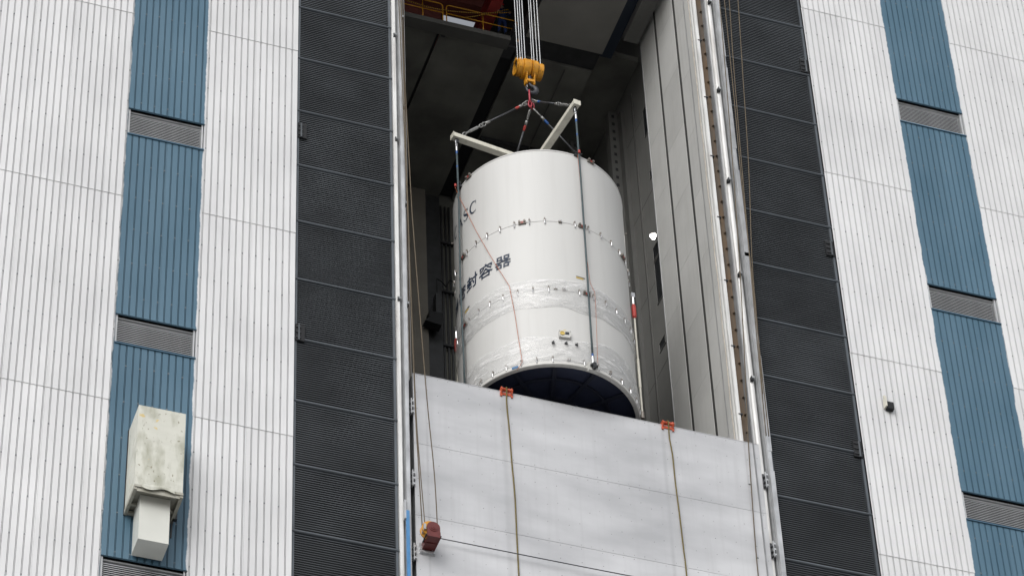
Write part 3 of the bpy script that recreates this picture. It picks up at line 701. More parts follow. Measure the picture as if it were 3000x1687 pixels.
def roller(x, label):
    t = thing('rope_roller', label, 'roller', (x, 0, DZ), 'orange rope rollers on top of the door')
    t.scale = (.74, .9, .74)
    b = MB(); b.box(x - .30, x + .30, -.035, -.014, DZ - .20, DZ - .06); b.box(x - .24, x + .24, -.02, .22, DZ + .02, DZ + .05); obj('base_plate', b, M['orange'], t)
    for s_ in (-1, 1):
        b = MB(); b.prism([(-.20, DZ - .02), (.0, DZ - .22), (.06, DZ + .02), (.20, DZ + .04), (.14, DZ + .22), (-.10, DZ + .22)], 'x', x + s_ * .25 - .02, x + s_ * .25 + .02); obj('cheek', b, M['orange'], t)
        b = MB(); b.box(x + s_ * .26 - .05, x + s_ * .26 + .05, -.05, -.02, DZ - .30, DZ - .1); obj('foot', b, M['orange'], t)
        b = MB(); b.tube([(x + s_ * .2, .1, DZ + .2), (x + s_ * .24, .06, DZ + .34), (x + s_ * .18, .0, DZ + .36), (x + s_ * .14, -.06, DZ + .22)], .012, 6); obj('keeper_loop', b, M['darksteel'], t)
    b = MB(); b.lathe([(0, -.23), (.10, -.23), (.075, -.19), (.075, .19), (.10, .23), (0, .23)], (x, -.04, DZ + .12), 'x', 20); obj('drum', b, M['orange'], t, smooth=True, autos=35)
roller(-.38, 'orange roller on the door edge below the dark container mouth')
roller(5.48, 'orange roller on the door edge beside the inner wall')
def rope(name, pts, r, m, label, cat='rope', group=None, n=6, sub=6):
    P = [Vector(p) for p in pts]; out = []
    for i in range(len(P) - 1):
        a, b, c, d_ = P[max(0, i - 1)], P[i], P[i + 1], P[min(len(P) - 1, i + 2)]
        for k in range(sub):
            t = k / sub; t2, t3 = t * t, t * t * t
            out.append(.5 * ((2 * b) + (c - a) * t + (2 * a - 5 * b + 4 * c - d_) * t2 + (3 * b - a - 3 * c + d_) * t3))
    out.append(P[-1]); mb = MB(); mb.tube(out, r, n)
    return rebase(tag(obj(name, mb, m, smooth=True), label, cat, group))
rope('door_rope', [(-.36, .3, DZ - .3), (-.38, .06, DZ + .155), (-.39, -.08, DZ + .16), (-.40, -.13, DZ), (-.39, -.05, 83.2), (-.34, -.05, 82), (-.30, -.04, 80.6), (-.25, -.05, 79), (-.245, -.04, 77.3), (-.24, -.05, 75.5), (-.2, -.05, 70)], .025, M['yrope'],
     'olive yellow rope hanging down the door from the left orange roller')
rope('door_rope', [(5.5, .3, DZ - .3), (5.48, .06, DZ + .155), (5.47, -.08, DZ + .16), (5.48, -.13, DZ), (5.5, -.05, 83.2), (5.56, -.05, 82.4), (5.58, -.04, 81.1), (5.62, -.05, 79.7), (5.66, -.04, 78.2), (5.68, -.05, 76.9), (5.7, -.05, 70)], .025, M['yrope'],
     'olive yellow rope hanging down the door from the right orange roller')
rope('haul_cable', [(-3.0, -.18, 76.47), (2.9, -.2, 76.43), (8.5, -.18, 76.5)], .018, M['wire'], 'dark wire cable stretched level across the door from the pulley', 'cable')
# pulley block
pl = thing('pulley_block', 'maroon pulley block with a yellow wheel bolted low on the door', 'pulley', (-3.35, 0, 75.9))
b = MB(); b.box(-3.62, -3.08, -.03, -.002, 75.80, 76.25); b.box(-3.6, -3.1, -.10, -.031, 75.83, 75.9)
for x in (-3.56, -3.16): b.box(x - .04, x + .04, -.08, -.031, 75.95, 76.1)
obj('base_plate', b, M['steel'], pl)
b = MB(); b.box(-3.52, -3.13, -.74, -.03, 75.98, 76.06); b.box(-3.535, -3.50, -.74, -.03, 75.96, 76.22); b.box(-3.15, -3.115, -.74, -.03, 75.96, 76.22); obj('bracket', b, M['maroon'], pl)
def tomb(xc, wd, z0, z1):
    r_ = wd / 2; return [(xc - r_, z0), (xc + r_, z0)] + [(xc + r_ * math.cos(a), z1 - r_ + r_ * math.sin(a)) for a in [math.pi * i / 10 for i in range(11)]]
b = MB(); b.prism(tomb(-3.36, .44, 75.95, 76.58), 'y', -.78, -.73); obj('front_cheek', b, M['maroon'], pl)
b = MB(); b.prism(tomb(-3.36, .44, 75.95, 76.50), 'y', -.42, -.38); obj('rear_cheek', b, M['maroon'], pl)
for r_, y in ((.15, -.80), (.10, -.82), (.05, -.835)):
    b = MB(); b.lathe([(0, y), (r_, y), (r_, -.781)], (-3.36, 0, 76.32), 'y', 20); obj('hub_boss', b, M['maroon'], pl)
b = MB(); b.lathe([(0, -.70), (.31, -.70), (.31, -.66), (.255, -.6), (.255, -.55), (.31, -.5), (.31, -.46), (0, -.46)], (-3.42, 0, 76.34), 'y', 32); obj('sheave', b, M['sheave'], pl, smooth=True, autos=35)
b = MB(); b.box(-3.69, -3.62, -.8, -.5, 76.2, 76.42); obj('guard', b, M['steel'], pl)
for s_ in (-1, 1):
    b = MB(); b.tube([(-3.36 + s_ * .24, -.79, 76.0), (-3.36 + s_ * .24, -.36, 76.0)], .025, 8); obj('bolt', b, M['darksteel'], pl)
rope('hoist_line', [(-3.16, -.58, 76.4), (-3.20, -.5, 79), (-3.33, -.3, 82.6), (-3.62, -.2, 90), (-3.72, -.2, 93), (-3.95, -.2, 103), (-4.1, -.2, 112)], .019, M['brope'], 'brown wire line rising from the right side of the pulley wheel', 'cable')
rope('hoist_line', [(-3.68, -.58, 76.4), (-3.73, -.5, 79), (-3.75, -.3, 82.4), (-3.85, -.25, 92), (-3.95, -.25, 103), (-4.05, -.25, 112)], .019, M['brope'], 'brown wire line rising from the far left edge of the pulley wheel', 'cable')
rope('hoist_line', [(-3.60, -.62, 76.5), (-3.68, -.5, 79), (-3.72, -.3, 81.9), (-3.80, -.25, 88), (-4.0, -.25, 100), (-4.2, -.25, 112)], .017, M['brope'], 'brown wire line just beside the far left pulley line', 'cable')
rope('hoist_line', [(8.26, -.1, 77), (8.28, -.1, 79), (8.45, -.1, 84), (8.62, -.2, 88), (8.80, -.3, 93), (9.0, -.3, 99), (9.2, -.3, 107), (9.3, -.3, 113)], .019, M['brope'], 'brown wire line running up the right guide rail onto the door edge', 'cable')
rope('hoist_line', [(9.15, -.3, 84), (9.18, -.3, 88.5), (9.22, -.3, 92), (9.25, -.3, 97), (9.34, -.3, 101.5), (9.42, -.3, 107.3), (9.5, -.3, 113)], .019, M['brope'], 'brown line over the right louvres, nearest the guide rail', 'cable')
rope('hoist_line', [(9.05, -.3, 84), (9.13, -.3, 89), (9.27, -.3, 95.3), (9.46, -.3, 102.7), (9.63, -.3, 107.4), (9.8, -.3, 113)], .019, M['brope'], 'brown line over the right louvres, middle of three', 'cable')
rope('hoist_line', [(9.1, -.3, 86), (9.21, -.3, 89.7), (9.3, -.3, 92.8), (9.61, -.3, 97.8), (9.82, -.3, 102.8), (10.01, -.3, 107.5), (10.2, -.3, 113)], .019, M['brope'], 'brown line over the right louvres, farthest from the guide rail', 'cable')

# ------------------------------------------------------------------ the container
CX, CY, CR, CZ0, CZ1 = 2.51, 3.5, 3.18, 86.05, 97.0
ct = thing('sealed_container', 'huge white cylindrical sealed container hanging in the doorway', 'container', (CX, CY, CZ0))
ZR1, ZR2, ZR3 = 93.2, 89.72, 86.27
def shell(z0, z1):
    b = MB(); b.lathe([(CR - .02, z0 + .006), (CR, z0 + .012), (CR, z1 - .012), (CR - .02, z1 - .006)], (CX, CY, 0), 'z', 160)
    return obj('shell_section', b, M['can'], ct, smooth=True, autos=30)
shell(ZR1, CZ1 - .06); shell(ZR2, ZR1); shell(ZR3, ZR2)
b = MB(); b.lathe([(CR - .3, CZ1 - .06), (CR - .3, CZ1), (CR + .012, CZ1), (CR + .016, CZ1 - .03), (CR + .002, CZ1 - .062)], (CX, CY, 0), 'z', 160); obj('top_rim', b, M['can'], ct, smooth=True, autos=30)
b = MB(); b.lathe([(0, CZ1 - .02), (CR - .3, CZ1 - .02)], (CX, CY, 0), 'z', 64); obj('lid', b, M['can'], ct)
for z in (ZR1, ZR2, ZR3):
    b = MB(); b.lathe([(CR - .03, z - .012), (CR - .012, z - .008), (CR - .012, z + .008), (CR - .03, z + .012)], (CX, CY, 0), 'z', 160); obj('joint_gasket', b, mat("gasket_grey", (.28, .27, .25), .7), ct, smooth=True)
b = MB(); b.lathe([(CR - .12, CZ0 + .35), (CR - .12, CZ0), (CR + .01, CZ0), (CR + .035, CZ0 + .02), (CR + .035, CZ0 + .1), (CR + .005, CZ0 + .2), (CR - .03, ZR3)], (CX, CY, 0), 'z', 160); obj('bottom_rim', b, M['canrim'], ct, smooth=True, autos=30)
b = MB(); b.lathe([(0, CZ0 + .34), (CR - .12, CZ0 + .34)], (CX, CY, 0), 'z', 96); obj('bottom_plate', b, M['navy'], ct)
for k in range(6):
    a = rad(15 + 30 * k); b = MB(); d = Vector((math.cos(a), math.sin(a), 0)) * (CR - .2)
    b.bar(Vector((CX, CY, CZ0 + .29)) - d, Vector((CX, CY, CZ0 + .29)) + d, .10, .09); b.bar(Vector((CX, CY, CZ0 + .26)) - d, Vector((CX, CY, CZ0 + .26)) + d, .16, .012)
    obj('bottom_rib', b, M['navy2'], ct)
for r_ in (1.1, 2.1):
    b = MB(); b.lathe([(r_, CZ0 + .34), (r_, CZ0 + .25), (r_ + .1, CZ0 + .25), (r_ + .1, CZ0 + .34)], (CX, CY, 0), 'z', 64); obj('bottom_ring', b, M['navy2'], ct)
b = MB()
for k in range(36):
    a = rad(k * 10 + 4); b.lathe([(.018, 0), (0, -.012)], (CX + (CR - .09) * math.cos(a), CY + (CR - .09) * math.sin(a), CZ0), 'z', 8)
obj('rim_bolts', b, M['chrome'], ct, kind='stuff')
def on_shell(name, build, mats, ths, z, r=CR, par=ct, label=None):
    """build(mb): shape around the origin with +y outward, z up; copies share the mesh"""
    mb = MB(); build(mb); me = None; res = []
    for th in ths:
        if me is None:
            o_ = obj(name, mb, mats); COL.objects.unlink(o_); COL.objects.link(o_); o_.parent = par; me = o_.data
        else:
            o_ = bpy.data.objects.new(name, me); link(o_, par)
        a = rad(th); o_.location = (r * math.cos(a), r * math.sin(a), z - CZ0); o_.rotation_euler = (0, 0, a - math.pi / 2)
        if label: o_['label'] = label
        res.append(o_)
    return res
def b_latch(m):
    m.box(-.03, .03, .0, .045, .02, .13, 1); m.tube([(0, .05, .15), (0, .05, .03)], .018, 8, 1); m.tube([(0, .05, .03), (0, .05, -.13), (0, .03, -.17)], [.02, .024, .010], 8, 0); m.box(-.036, .036, .02, .04, .125, .14, 0)
def b_block(m):
    m.box(-.14, .14, 0, .07, -.055, .05, 0); m.box(-.13, -.06, .02, .11, .0, .09, 0); m.box(.06, .13, .02, .11, .0, .09, 0)
    m.lathe([(.05, .071), (.05, .08), (.034, .08), (.034, .071)], (0, 0, .0), 'y', 16, 1)
def b_smallbox(m):
    m.box(-.06, .06, 0, .06, -.05, .05, 0); m.box(-.05, -.02, .05, .08, -.03, .06, 1); m.box(.02, .05, .05, .08, -.03, .06, 1)
front = [t for t in range(-187, 14, 10)]
on_shell('latch', b_latch, [M['chrome'], M['block']], [t for t in front if t not in (-97,)] + list(range(23, 173, 10)), ZR1)
on_shell('latch', b_latch, [M['chrome'], M['block']], [t for t in front if t not in (-97,)], ZR2)
on_shell('latch', b_latch, [M['chrome'], M['block']], [t for t in front if t not in (-97,)], ZR3 + .0)
on_shell('lock_block', b_block, [M['block'], M['redmark']], (-171.5, -121.7, -82, -41.8, -2), ZR1)
on_shell('lock_block', b_block, [M['block'], M['redmark']], (-172.2, -82), ZR2 + .03)
on_shell('lock_block', b_block, [M['block'], M['redmark']], (-161.7, -71.3, 10, 100), CZ1 - .05)
on_shell('small_bracket', b_smallbox, [M['block'], M['chrome']], (-97,), ZR1)
on_shell('small_bracket', b_smallbox, [M['block'], M['chrome']], (-102.6, -97.2), ZR2 + .03)
on_shell('small_bracket', b_smallbox, [M['chrome'], M['block']], (-97, -157, -68), ZR3)
on_shell('small_bracket', b_smallbox, [M['block'], M['chrome']], (172,), ZR1 + .1)
def b_gauge(m):
    m.box(-.21, .21, 0, .11, -.16, .15, 0); m.box(-.15, -.01, .11, .115, -.04, .09, 2)
    m.lathe([(.085, .11), (.085, .14), (.06, .14), (.06, .125), (0, .125)], (.095, 0, .01), 'y', 20, 1); m.box(-.05, .05, .02, .08, .15, .21, 1)
    for x in (-.19, .19):
        for z in (-.13, .12): m.tube([(x, .10, z), (x, .125, z)], .014, 6, 2)
on_shell('gauge_box', b_gauge, [M['canrim'], M['tagyel'], M['window']], (-98.7,), 87.47, label='cream instrument box with a round dial')
def b_valve(m): m.tube([(0, 0, 0), (0, .12, -.02), (0, .13, -.12)], .03, 8, 0); m.box(-.05, .05, .0, .06, -.03, .03, 0)
on_shell('valve', b_valve, [M['darksteel']], (-98.1, -91.4, -106.2), 87.08)
def b_plate(m): m.box(-.12, .12, 0, .015, -.05, .05)
on_shell('label_plate', b_plate, [M['labelblue']], (-131.,), CZ0 + .09, CR + .036, label='small blue label plate')
def b_tag(m): m.box(-.17, .17, 0, .012, .0, .055, 0); m.box(-.10, .17, 0, .012, -.06, -.004, 1)
on_shell('tag', b_tag, [M['block'], M['tagyel']], (-85.3,), 90.52, label='grey and yellow tag strip'); on_shell('tag', b_tag, [M['darksteel'], M['tagyel']], (-170.,), 90.45)
def b_lug(m):
    m.box(-.17, .17, .0, .12, -.18, .18, 0); m.box(-.06, .06, .1, .26, -.12, .10, 1); m.tube([(-.13, .18, .0), (.13, .18, .0)], .06, 12, 1); m.tube([(.02, .16, -.05), (.03, .24, -.22)], .05, 8, 1)
on_shell('lifting_lug', b_lug, [M['canrim'], M['darksteel']], (-82, -172, 8, 98), CZ0 + .05, CR + .03)
def b_clamp(m):
    m.box(-.12, .12, 0, .09, -.06, .05, 0); m.box(-.03, .03, .05, .24, -.02, .03, 0); m.tube([(-.18, .1, .06), (.16, .1, .08)], .03, 8, 0); m.tube([(0, .22, -.04), (0, .22, .08)], .045, 8, 1)
on_shell('rope_guide', b_clamp, [M['darksteel'], M['redsleeve']], (-82, -173, 8, 98), CZ1 - .02)
def b_spig(m): m.tube([(0, 0, 0), (0, .09, 0)], .022, 8, 0); m.box(-.03, .03, .05, .08, -.03, .03, 0)
on_shell('side_fitting', b_spig, [M['block']], (161.5, -24), 97 - 1.6)

# lettering wrapped round the shell
def wrap_mesh(name, verts, faces, par=ct, off=.016):
    mb = MB(); vs = []
    for u, v in verts:
        a = u / CR; vs.append((CX + (CR + off) * math.cos(a), CY + (CR + off) * math.sin(a), v))
    mb.add(vs, faces); return obj(name, mb, M['ink'], par)
def ribbon(pts, ws):
    """2D ribbon with varying width"""
    P = [Vector(p) for p in pts]; vs = []; fs = []
    for i, p in enumerate(P):
        t = (P[min(i + 1, len(P) - 1)] - P[max(i - 1, 0)]).normalized(); nrm = Vector((-t.y, t.x)) * (ws[i] * 1.1 + .006) / 2
        vs += [p + nrm, p - nrm]
    fs = [(2 * i, 2 * i + 1, 2 * i + 3, 2 * i + 2) for i in range(len(P) - 1)]
    return vs, fs
def letter(ch):
    out = []
    if ch == 'C':
        A = [rad(48 + 264 * i / 24) for i in range(25)]
        out.append(ribbon([(.5 + .44 * math.cos(a), .5 + .5 * math.sin(a)) for a in A], [.035 + .125 * max(0, math.sin((i / 24) * math.pi)) ** 1.3 for i in range(25)]))
        out.append(ribbon([(.83, .98), (.83, .64)], [.05, .015]))
    elif ch == 'A':
        out.append(ribbon([(.06, 0), (.48, 1)], [.05, .05])); out.append(ribbon([(.44, 1.03), (.90, 0)], [.12, .14])); out.append(ribbon([(.22, .36), (.74, .36)], [.05, .05]))
        out.append(ribbon([(-.06, .015), (.22, .015)], [.035, .035])); out.append(ribbon([(.70, .015), (1.06, .015)], [.035, .035]))
    elif ch == 'S':
        pts = [(.80, .80), (.70, .94), (.48, 1.0), (.27, .94), (.18, .78), (.24, .63), (.45, .53), (.65, .43), (.78, .30), (.74, .12), (.52, 0), (.28, .05), (.15, .22)]
        out.append(ribbon(pts, [.03, .05, .05, .08, .12, .14, .15, .15, .13, .09, .05, .05, .03]))
        out.append(ribbon([(.80, .98), (.81, .70)], [.04, .015])); out.append(ribbon([(.15, .02), (.14, .32)], [.04, .015]))
    return out
def put_letter(ch, thc, z0, hgt, wid):
    V = []; F = []
    for k, (vs, fs) in enumerate(letter(ch)):
        o = len(V); u0 = rad(thc) * CR - wid / 2
        # subdivide is not needed: strokes are short
        V += [(u0 + p[0] * wid, z0 + p[1] * hgt + k * 0) for p in vs]; F += [tuple(i + o for i in f) for f in fs]
    return wrap_mesh('letter', V, F)
for ch, th in (('C', -184.5), ('A', -175.6), ('S', -167.2), ('C', -158.6)): put_letter(ch, th, 94.93, .55, .43)
def cjk(ch, thc, zc, size):
    cu = bpy.data.curves.new('glyph', 'FONT'); cu.body = ch; cu.align_x = 'CENTER'; cu.align_y = 'CENTER'; cu.size = 1.0; cu.resolution_u = 3; cu.offset = .012
    to = bpy.data.objects.new('glyph', cu); COL.objects.link(to); dg = bpy.context.evaluated_depsgraph_get()
    me = bpy.data.meshes.new_from_object(to.evaluated_get(dg)); bpy.data.objects.remove(to); bpy.data.curves.remove(cu)
    if not me.vertices: return
    xs = [v.co.x for v in me.vertices]; ys = [v.co.y for v in me.vertices]; k = size / max(max(xs) - min(xs), max(ys) - min(ys)); mx, my = (max(xs) + min(xs)) / 2, (max(ys) + min(ys)) / 2
    # slightly italic brush slant
    V = [(rad(thc) * CR + ((v.co.x - mx) + .06 * (v.co.y - my)) * k, zc + (v.co.y - my) * k) for v in me.vertices]; F = [tuple(p.vertices) for p in me.polygons]
    bpy.data.meshes.remove(me)
    wrap_mesh('letter', V, F)
for ch, th in (('\u5668', -189.5), ('\u5bc6', -176.6), ('\u5c01', -163.3), ('\u5bb9', -149.8), ('\u5668', -136.3)): cjk(ch, th, 91.53, .66)

# plastic film wrapped over the two lower joints
def film(z0, z1, wob0, wob1, seed, label):
    n, mrow = 300, 26; vs = []; fs = []
    for i in range(n):
        a = 2 * math.pi * i / n
        za = z0 + wob0 * noise.noise((math.cos(a) * 2.3 + seed, math.sin(a) * 2.3, 1)); zb = z1 + wob1 * noise.noise((math.cos(a) * 2 + seed, math.sin(a) * 2, 7))
        for j in range(mrow + 1):
            t = j / mrow; z = za + (zb - za) * t
            q = (a * 1.1 + seed, z * 2.7 - a * 1.0 + 1.1 * noise.noise((a * 1.7, z * .8, seed)), seed)
            d = (1 - abs(noise.noise(q)) * 2.4) * .042 + (1 - abs(noise.noise((q[0] * 2.2 + 4, q[1] * 1.6, 3))) * 2) * .008
            r_ = CR + .014 + (d + .012) * min(1, 5 * t, 5 * (1 - t)) 
            vs.append((CX + r_ * math.cos(a), CY + r_ * math.sin(a), z))
    for i in range(n):
        k = (i + 1) % n
        for j in range(mrow): fs.append((i * (mrow + 1) + j, k * (mrow + 1) + j, k * (mrow + 1) + j + 1, i * (mrow + 1) + j + 1))
    mb = MB(); mb.add(vs, fs); return obj('plastic_film', mb, M['film'], ct, smooth=True, label=label)
film(88.85, 90.25, .35, .18, 3.1, 'crinkled clear plastic film over the middle joint')
film(86.12, 87.40, .03, .35, 9.7, 'crinkled clear plastic film over the bottom joint')

# cords taped to the container
def cord(pts, r, m, label):
    P = [(CX + (CR + o) * math.cos(rad(t)), CY + (CR + o) * math.sin(rad(t)), z) for t, z, o in pts]
    Q = []
    for (t0, z0, o0), (t1, z1, o1) in zip(pts, pts[1:]):
        for k in range(6):
            f = k / 6; t = t0 + (t1 - t0) * f; o = o0 + (o1 - o0) * f; Q.append((CX + (CR + o) * math.cos(rad(t)), CY + (CR + o) * math.sin(rad(t)), z0 + (z1 - z0) * f))
    Q.append(P[-1]); mb = MB(); mb.tube(Q, r, 6); return rebase(tag(obj('cord', mb, m, smooth=True), label, 'cord'))
cord([(-176.5, 97.15, .15), (-173.1, 96.58, .12), (-164.8, 95.3, .09), (-155.4, 93.78, .10), (-145, 92.12, .08), (-131.9, 90.12, .09), (-129, 88.6, .11), (-127.4, 87.29, .10), (-125.8, 86.25, .12), (-129.5, 85.95, .08)], .010, M['orangerope'], 'orange cord running slantwise down the container across the lettering')
cord([(-82.4, 96.9, .13), (-81.4, 94.85, .08), (-80.7, 93.6, .10), (-80.1, 91.5, .06), (-79.3, 90.35, .08), (-76.8, 89.88, .12), (-76.6, 89.0, .09), (-77.6, 87.2, .09), (-78.2, 86.4, .10)], .007, M['orangerope'], 'thin orange cord hanging beside the front right sling on the container')

# side tie rods with red padded ends
def tie_rod(th, r, z0, z1, label):
    a = rad(th); x, y = CX + r * math.cos(a), CY + r * math.sin(a); t = thing('tie_rod', label, 'rod', (x, y, z0))
    b = MB(); b.tube([(x, y, z0 + .2), (x, y, z1 - .5)], .035, 10); b.tube([(x, y, z0 + 1.5), (x, y, z0 + 2.9)], .05, 10); obj('rod', b, M['cream'], t, smooth=True, autos=40)
    b = MB(); b.tube([(x, y, z1 - 1.15), (x, y, z1 - 1.05), (x, y, z1 - .55), (x, y, z1 - .45)], [.05, .085, .085, .05], 12); obj('red_padding', b, M['redsleeve'], t, smooth=True)
    b = MB(); b.tube([(x, y, z1 - .45), (x, y, z1 - .05)], .05, 8); b.box(x - .07, x + .07, y - .05, y + .05, z1 - .1, z1 + .12); obj('shackle', b, M['chrome'], t)
    b = MB(); b.tube([(x, y, z0), (x, y, z0 + .3)], .07, 8); obj('foot_clamp', b, M['block'], t)
tie_rod(-25, CR + .12, 86.0, 92.1, 'white tie rod with red padding on the right side of the container')
tie_rod(151, CR + .06, 86.0, 91.5, 'white tie rod with red padding on the left side of the container')

# ------------------------------------------------------------------ lifting gear
ZF = 99.62
fr = thing('spreader_frame', 'cream cross shaped spreader frame above the container', 'spreader', (CX, CY, ZF))
TIP = 3.48; HA = {}
for k, th in enumerate((-172, -82, 8, 98)):
    a = rad(th); d = Vector((math.cos(a), math.sin(a), 0)); c = Vector((CX, CY, ZF)); HA[th] = c + d * 3.36
    b = MB(); b.bar(c + d * .17, c + d * TIP, .26, .20); obj('beam', b, M['cream'], fr)
    b = MB(); b.bar(c + d * TIP, c + d * (TIP + .025), .29, .24); obj('end_plate', b, M['cream'], fr)
    b = MB(); b.bar(c + d * 3.3 - Vector((0, 0, .1)), c + d * 3.3 - Vector((0, 0, .3)), .09, .12, up=(d.x, d.y, 0)); obj('eye_plate', b, M['darksteel'], fr)
    b = MB(); b.bar(c + d * 3.05 + Vector((0, 0, .1)), c + d * 3.05 + Vector((0, 0, .24)), .06, .12, up=(d.x, d.y, 0)); obj('top_eye', b, M['darksteel'], fr)
b = MB(); b.box(CX - .24, CX + .24, CY - .24, CY + .24, ZF - .12, ZF + .12); obj('centre_node', b, M['cream'], fr)
def shackle(mb, p, s=.12, m=0, d=(0, 0, 1)):
    p = Vector(p); d = Vector(d).normalized(); u = d.orthogonal().normalized()
    mb.tube([p + u * s * .5 * math.cos(t) * (1) + d * s * math.sin(t) for t in [math.pi * 2 * i / 14 for i in range(14)]], s * .2, 8, m, closed=True)
LEGN = {-172: 'front left', -82: 'front right', 8: 'right', 98: 'back'}
LL = {-172: 'green grey sling leg down the left of the container past the lettering', -82: 'green grey sling leg down the right front of the container face', 8: 'green grey sling leg along the hidden right side of the container', 98: 'green grey sling leg behind the container'}
for th in (-172, -82, 8, 98):
    a = rad(th); d = Vector((math.cos(a), math.sin(a), 0)); r_ = 3.33
    x, y = CX + r_ * d.x, CY + r_ * d.y; t = thing('sling_leg', LL[th], 'sling', (x, y, CZ0), 'vertical sling legs around the container')
    b = MB(); b.tube([(x, y, ZF - .72), (x + .02, y, 96), (x + .035 * d.x, y + .035 * d.y, 92), (x, y, 88), (x, y, CZ0 + .55)], .036, 10); obj('rope', b, M['sling'], t, smooth=True)
    b = MB(); shackle(b, (x, y, ZF - .30), .12); shackle(b, (x, y, ZF - .47), .10); obj('shackle', b, M['steel'], t, smooth=True)
    b = MB(); b.tube([(x, y, ZF - .56), (x, y, ZF - .78)], .045, 10); obj('ferrule', b, M['chrome'], t, smooth=True, autos=40)
    b = MB(); b.tube([(x, y, ZF - .78), (x, y, ZF - .93)], .041, 10); b.tube([(x + .0, y, 97.95), (x, y, 98.03)], .039, 10); b.tube([(x, y, CZ0 + .52), (x, y, CZ0 + .66)], .041, 10); obj('blue_sleeve', b, M['bluesleeve'], t, smooth=True, autos=40)
    b = MB(); b.tube([(x, y, CZ0 + .2), (x, y, CZ0 + .52)], .055, 10); obj('lower_ferrule', b, M['chrome'], t, smooth=True, autos=40)
# master link and upper slings
HX, HY = 2.50, 3.5
ml = thing('master_link', 'dark red oval master link hanging from the hook', 'lifting link', (HX, HY, 102.8))
b = MB(); b.tube([(HX - .05 + .05 * math.cos(t), HY + .13 * math.cos(t), 103.42 + .36 * math.sin(t)) for t in [2 * math.pi * i / 24 for i in range(24)]], .038, 8, closed=True); obj('top_link', b, M['redlink'], ml, smooth=True)
for s_ in (-1, 1):
    b = MB(); b.tube([(HX + s_ * .06 + .07 * math.cos(t), HY + s_ * .04, 102.98 + .19 * math.sin(t)) for t in [2 * math.pi * i / 20 for i in range(20)]], .026, 8, closed=True); obj('sub_link', b, M['redlink'], ml, smooth=True)
UL = {-172: ('red', 'dark sling with red sleeve and turnbuckle sloping to the left beam tip', 103.08), -82: ('blue', 'dark sling with blue sleeve and turnbuckle running to the upper right beam tip', 103.08), 8: ('blue', 'dark sling with blue sleeve passing behind the right beam', 102.78), 98: ('red', 'dark sling with red sleeve dropping behind the container', 102.78)}
for th, (cc, lb, z0) in UL.items():
    a = rad(th); d = Vector((math.cos(a), math.sin(a), 0)); A = Vector((HX, HY, z0)) + d * .12; B = Vector((CX, CY, ZF + .26)) + d * 3.05
    t = thing('top_sling', lb, 'sling', A); D = (B - A); L = D.length; D.normalize(); P = lambda f: A + D * (L * f)
    b = MB(); shackle(b, A + D * .10, .14, 0, D); shackle(b, A + D * .26, .12, 0, D); b.tube([P(.10), P(.145)], .055, 8); obj('shackle', b, M['fitting'], t, smooth=True)
    b = MB(); b.tube([P(.145), P(.155), P(.19), P(.205)], [.042, .05, .05, .036], 10); obj(cc + '_sleeve', b, M[cc + 'sleeve'], t, smooth=True)
    b = MB(); b.tube([P(.2), P(.60)], .038, 8); obj('cable', b, M['wire'], t, smooth=True)
    b = MB(); b.tube([P(.60), P(.655)], .055, 10); shackle(b, P(.685), .13, 0, D); shackle(b, P(.725), .12, 0, D); obj('end_fitting', b, M['fitting'], t, smooth=True)
    b = MB(); b.tube([P(.74), P(.78)], .035, 8); b.tube([P(.78), P(.90)], .060, 10); b.tube([P(.90), P(.96)], .035, 8); shackle(b, P(.975), .11, 0, D); obj('turnbuckle', b, M['fitting'], t, smooth=True, autos=40)

# hook block
hb = thing('hook_block', 'yellow crane hook block with dark hook above the container', 'hook block', (2.5, 3.5, 103.4))
BZ = 105.08
def drum(x0, x1, r0, r1=None):
    b = MB(); r1 = r1 or r0; b.lathe([(0, x0), (r0 - .03, x0), (r0, x0 + .02), (r1, x1 - .02), (r1 - .03, x1), (0, x1)], (0, 3.5, BZ), 'x', 40); return b
obj('sheave_guard', drum(1.86, 2.12, .43), M['yellow'], hb, smooth=True, autos=35); obj('sheave_guard', drum(2.125, 2.46, .50), M['yellow'], hb, smooth=True, autos=35)
obj('sheave_guard', drum(2.56, 2.83, .50), M['yellow'], hb, smooth=True, autos=35); obj('sheave_guard', drum(2.835, 3.12, .43), M['yellow'], hb, smooth=True, autos=35)
for x in (2.44, 2.55): obj('centre_plate', drum(x, x + .03, .53), M['yellow'], hb, smooth=True, autos=35)
obj('centre_drum', drum(2.47, 2.55, .40), M['sheave'], hb, smooth=True, autos=35)
for x in (1.98, 2.24, 2.75):
    b = MB(); b.lathe([(.30, x - .02), (.46, x - .02), (.46, x + .02), (.30, x + .02)], (0, 3.53, BZ + .12), 'x', 32); obj('sheave', b, M['yellow'], hb, smooth=True, autos=35)
b = MB(); b.lathe([(0, 1.855), (.36, 1.855), (.40, 1.835), (.40, 1.80), (.33, 1.795), (.3, 1.82), (0, 1.82)], (0, 3.5, BZ - .02), 'x', 32); b.box(1.74, 1.80, 3.2, 3.5, BZ + .2, BZ + .33); obj('end_cap', b, M['yellow'], hb, smooth=True, autos=35)
b = MB()
for k in range(4): b.box(1.808, 1.818, 3.36 + k * .0, 3.46, BZ - .22 + k * .12, BZ - .16 + k * .12)
b.box(1.808, 1.818, 3.30, 3.34, BZ - .2, BZ + .2); obj('stencil_marks', b, M['black'], hb)
for x in (1.94, 2.05, 2.92, 3.04):
    b = MB(); q = rad(-52); rr = .432; b.lathe([(0, 0), (.022, 0)], (x, 3.5 + rr * math.sin(q), BZ - rr * math.cos(q)), 'y', 8); obj('drain_hole', b, M['black'], hb)
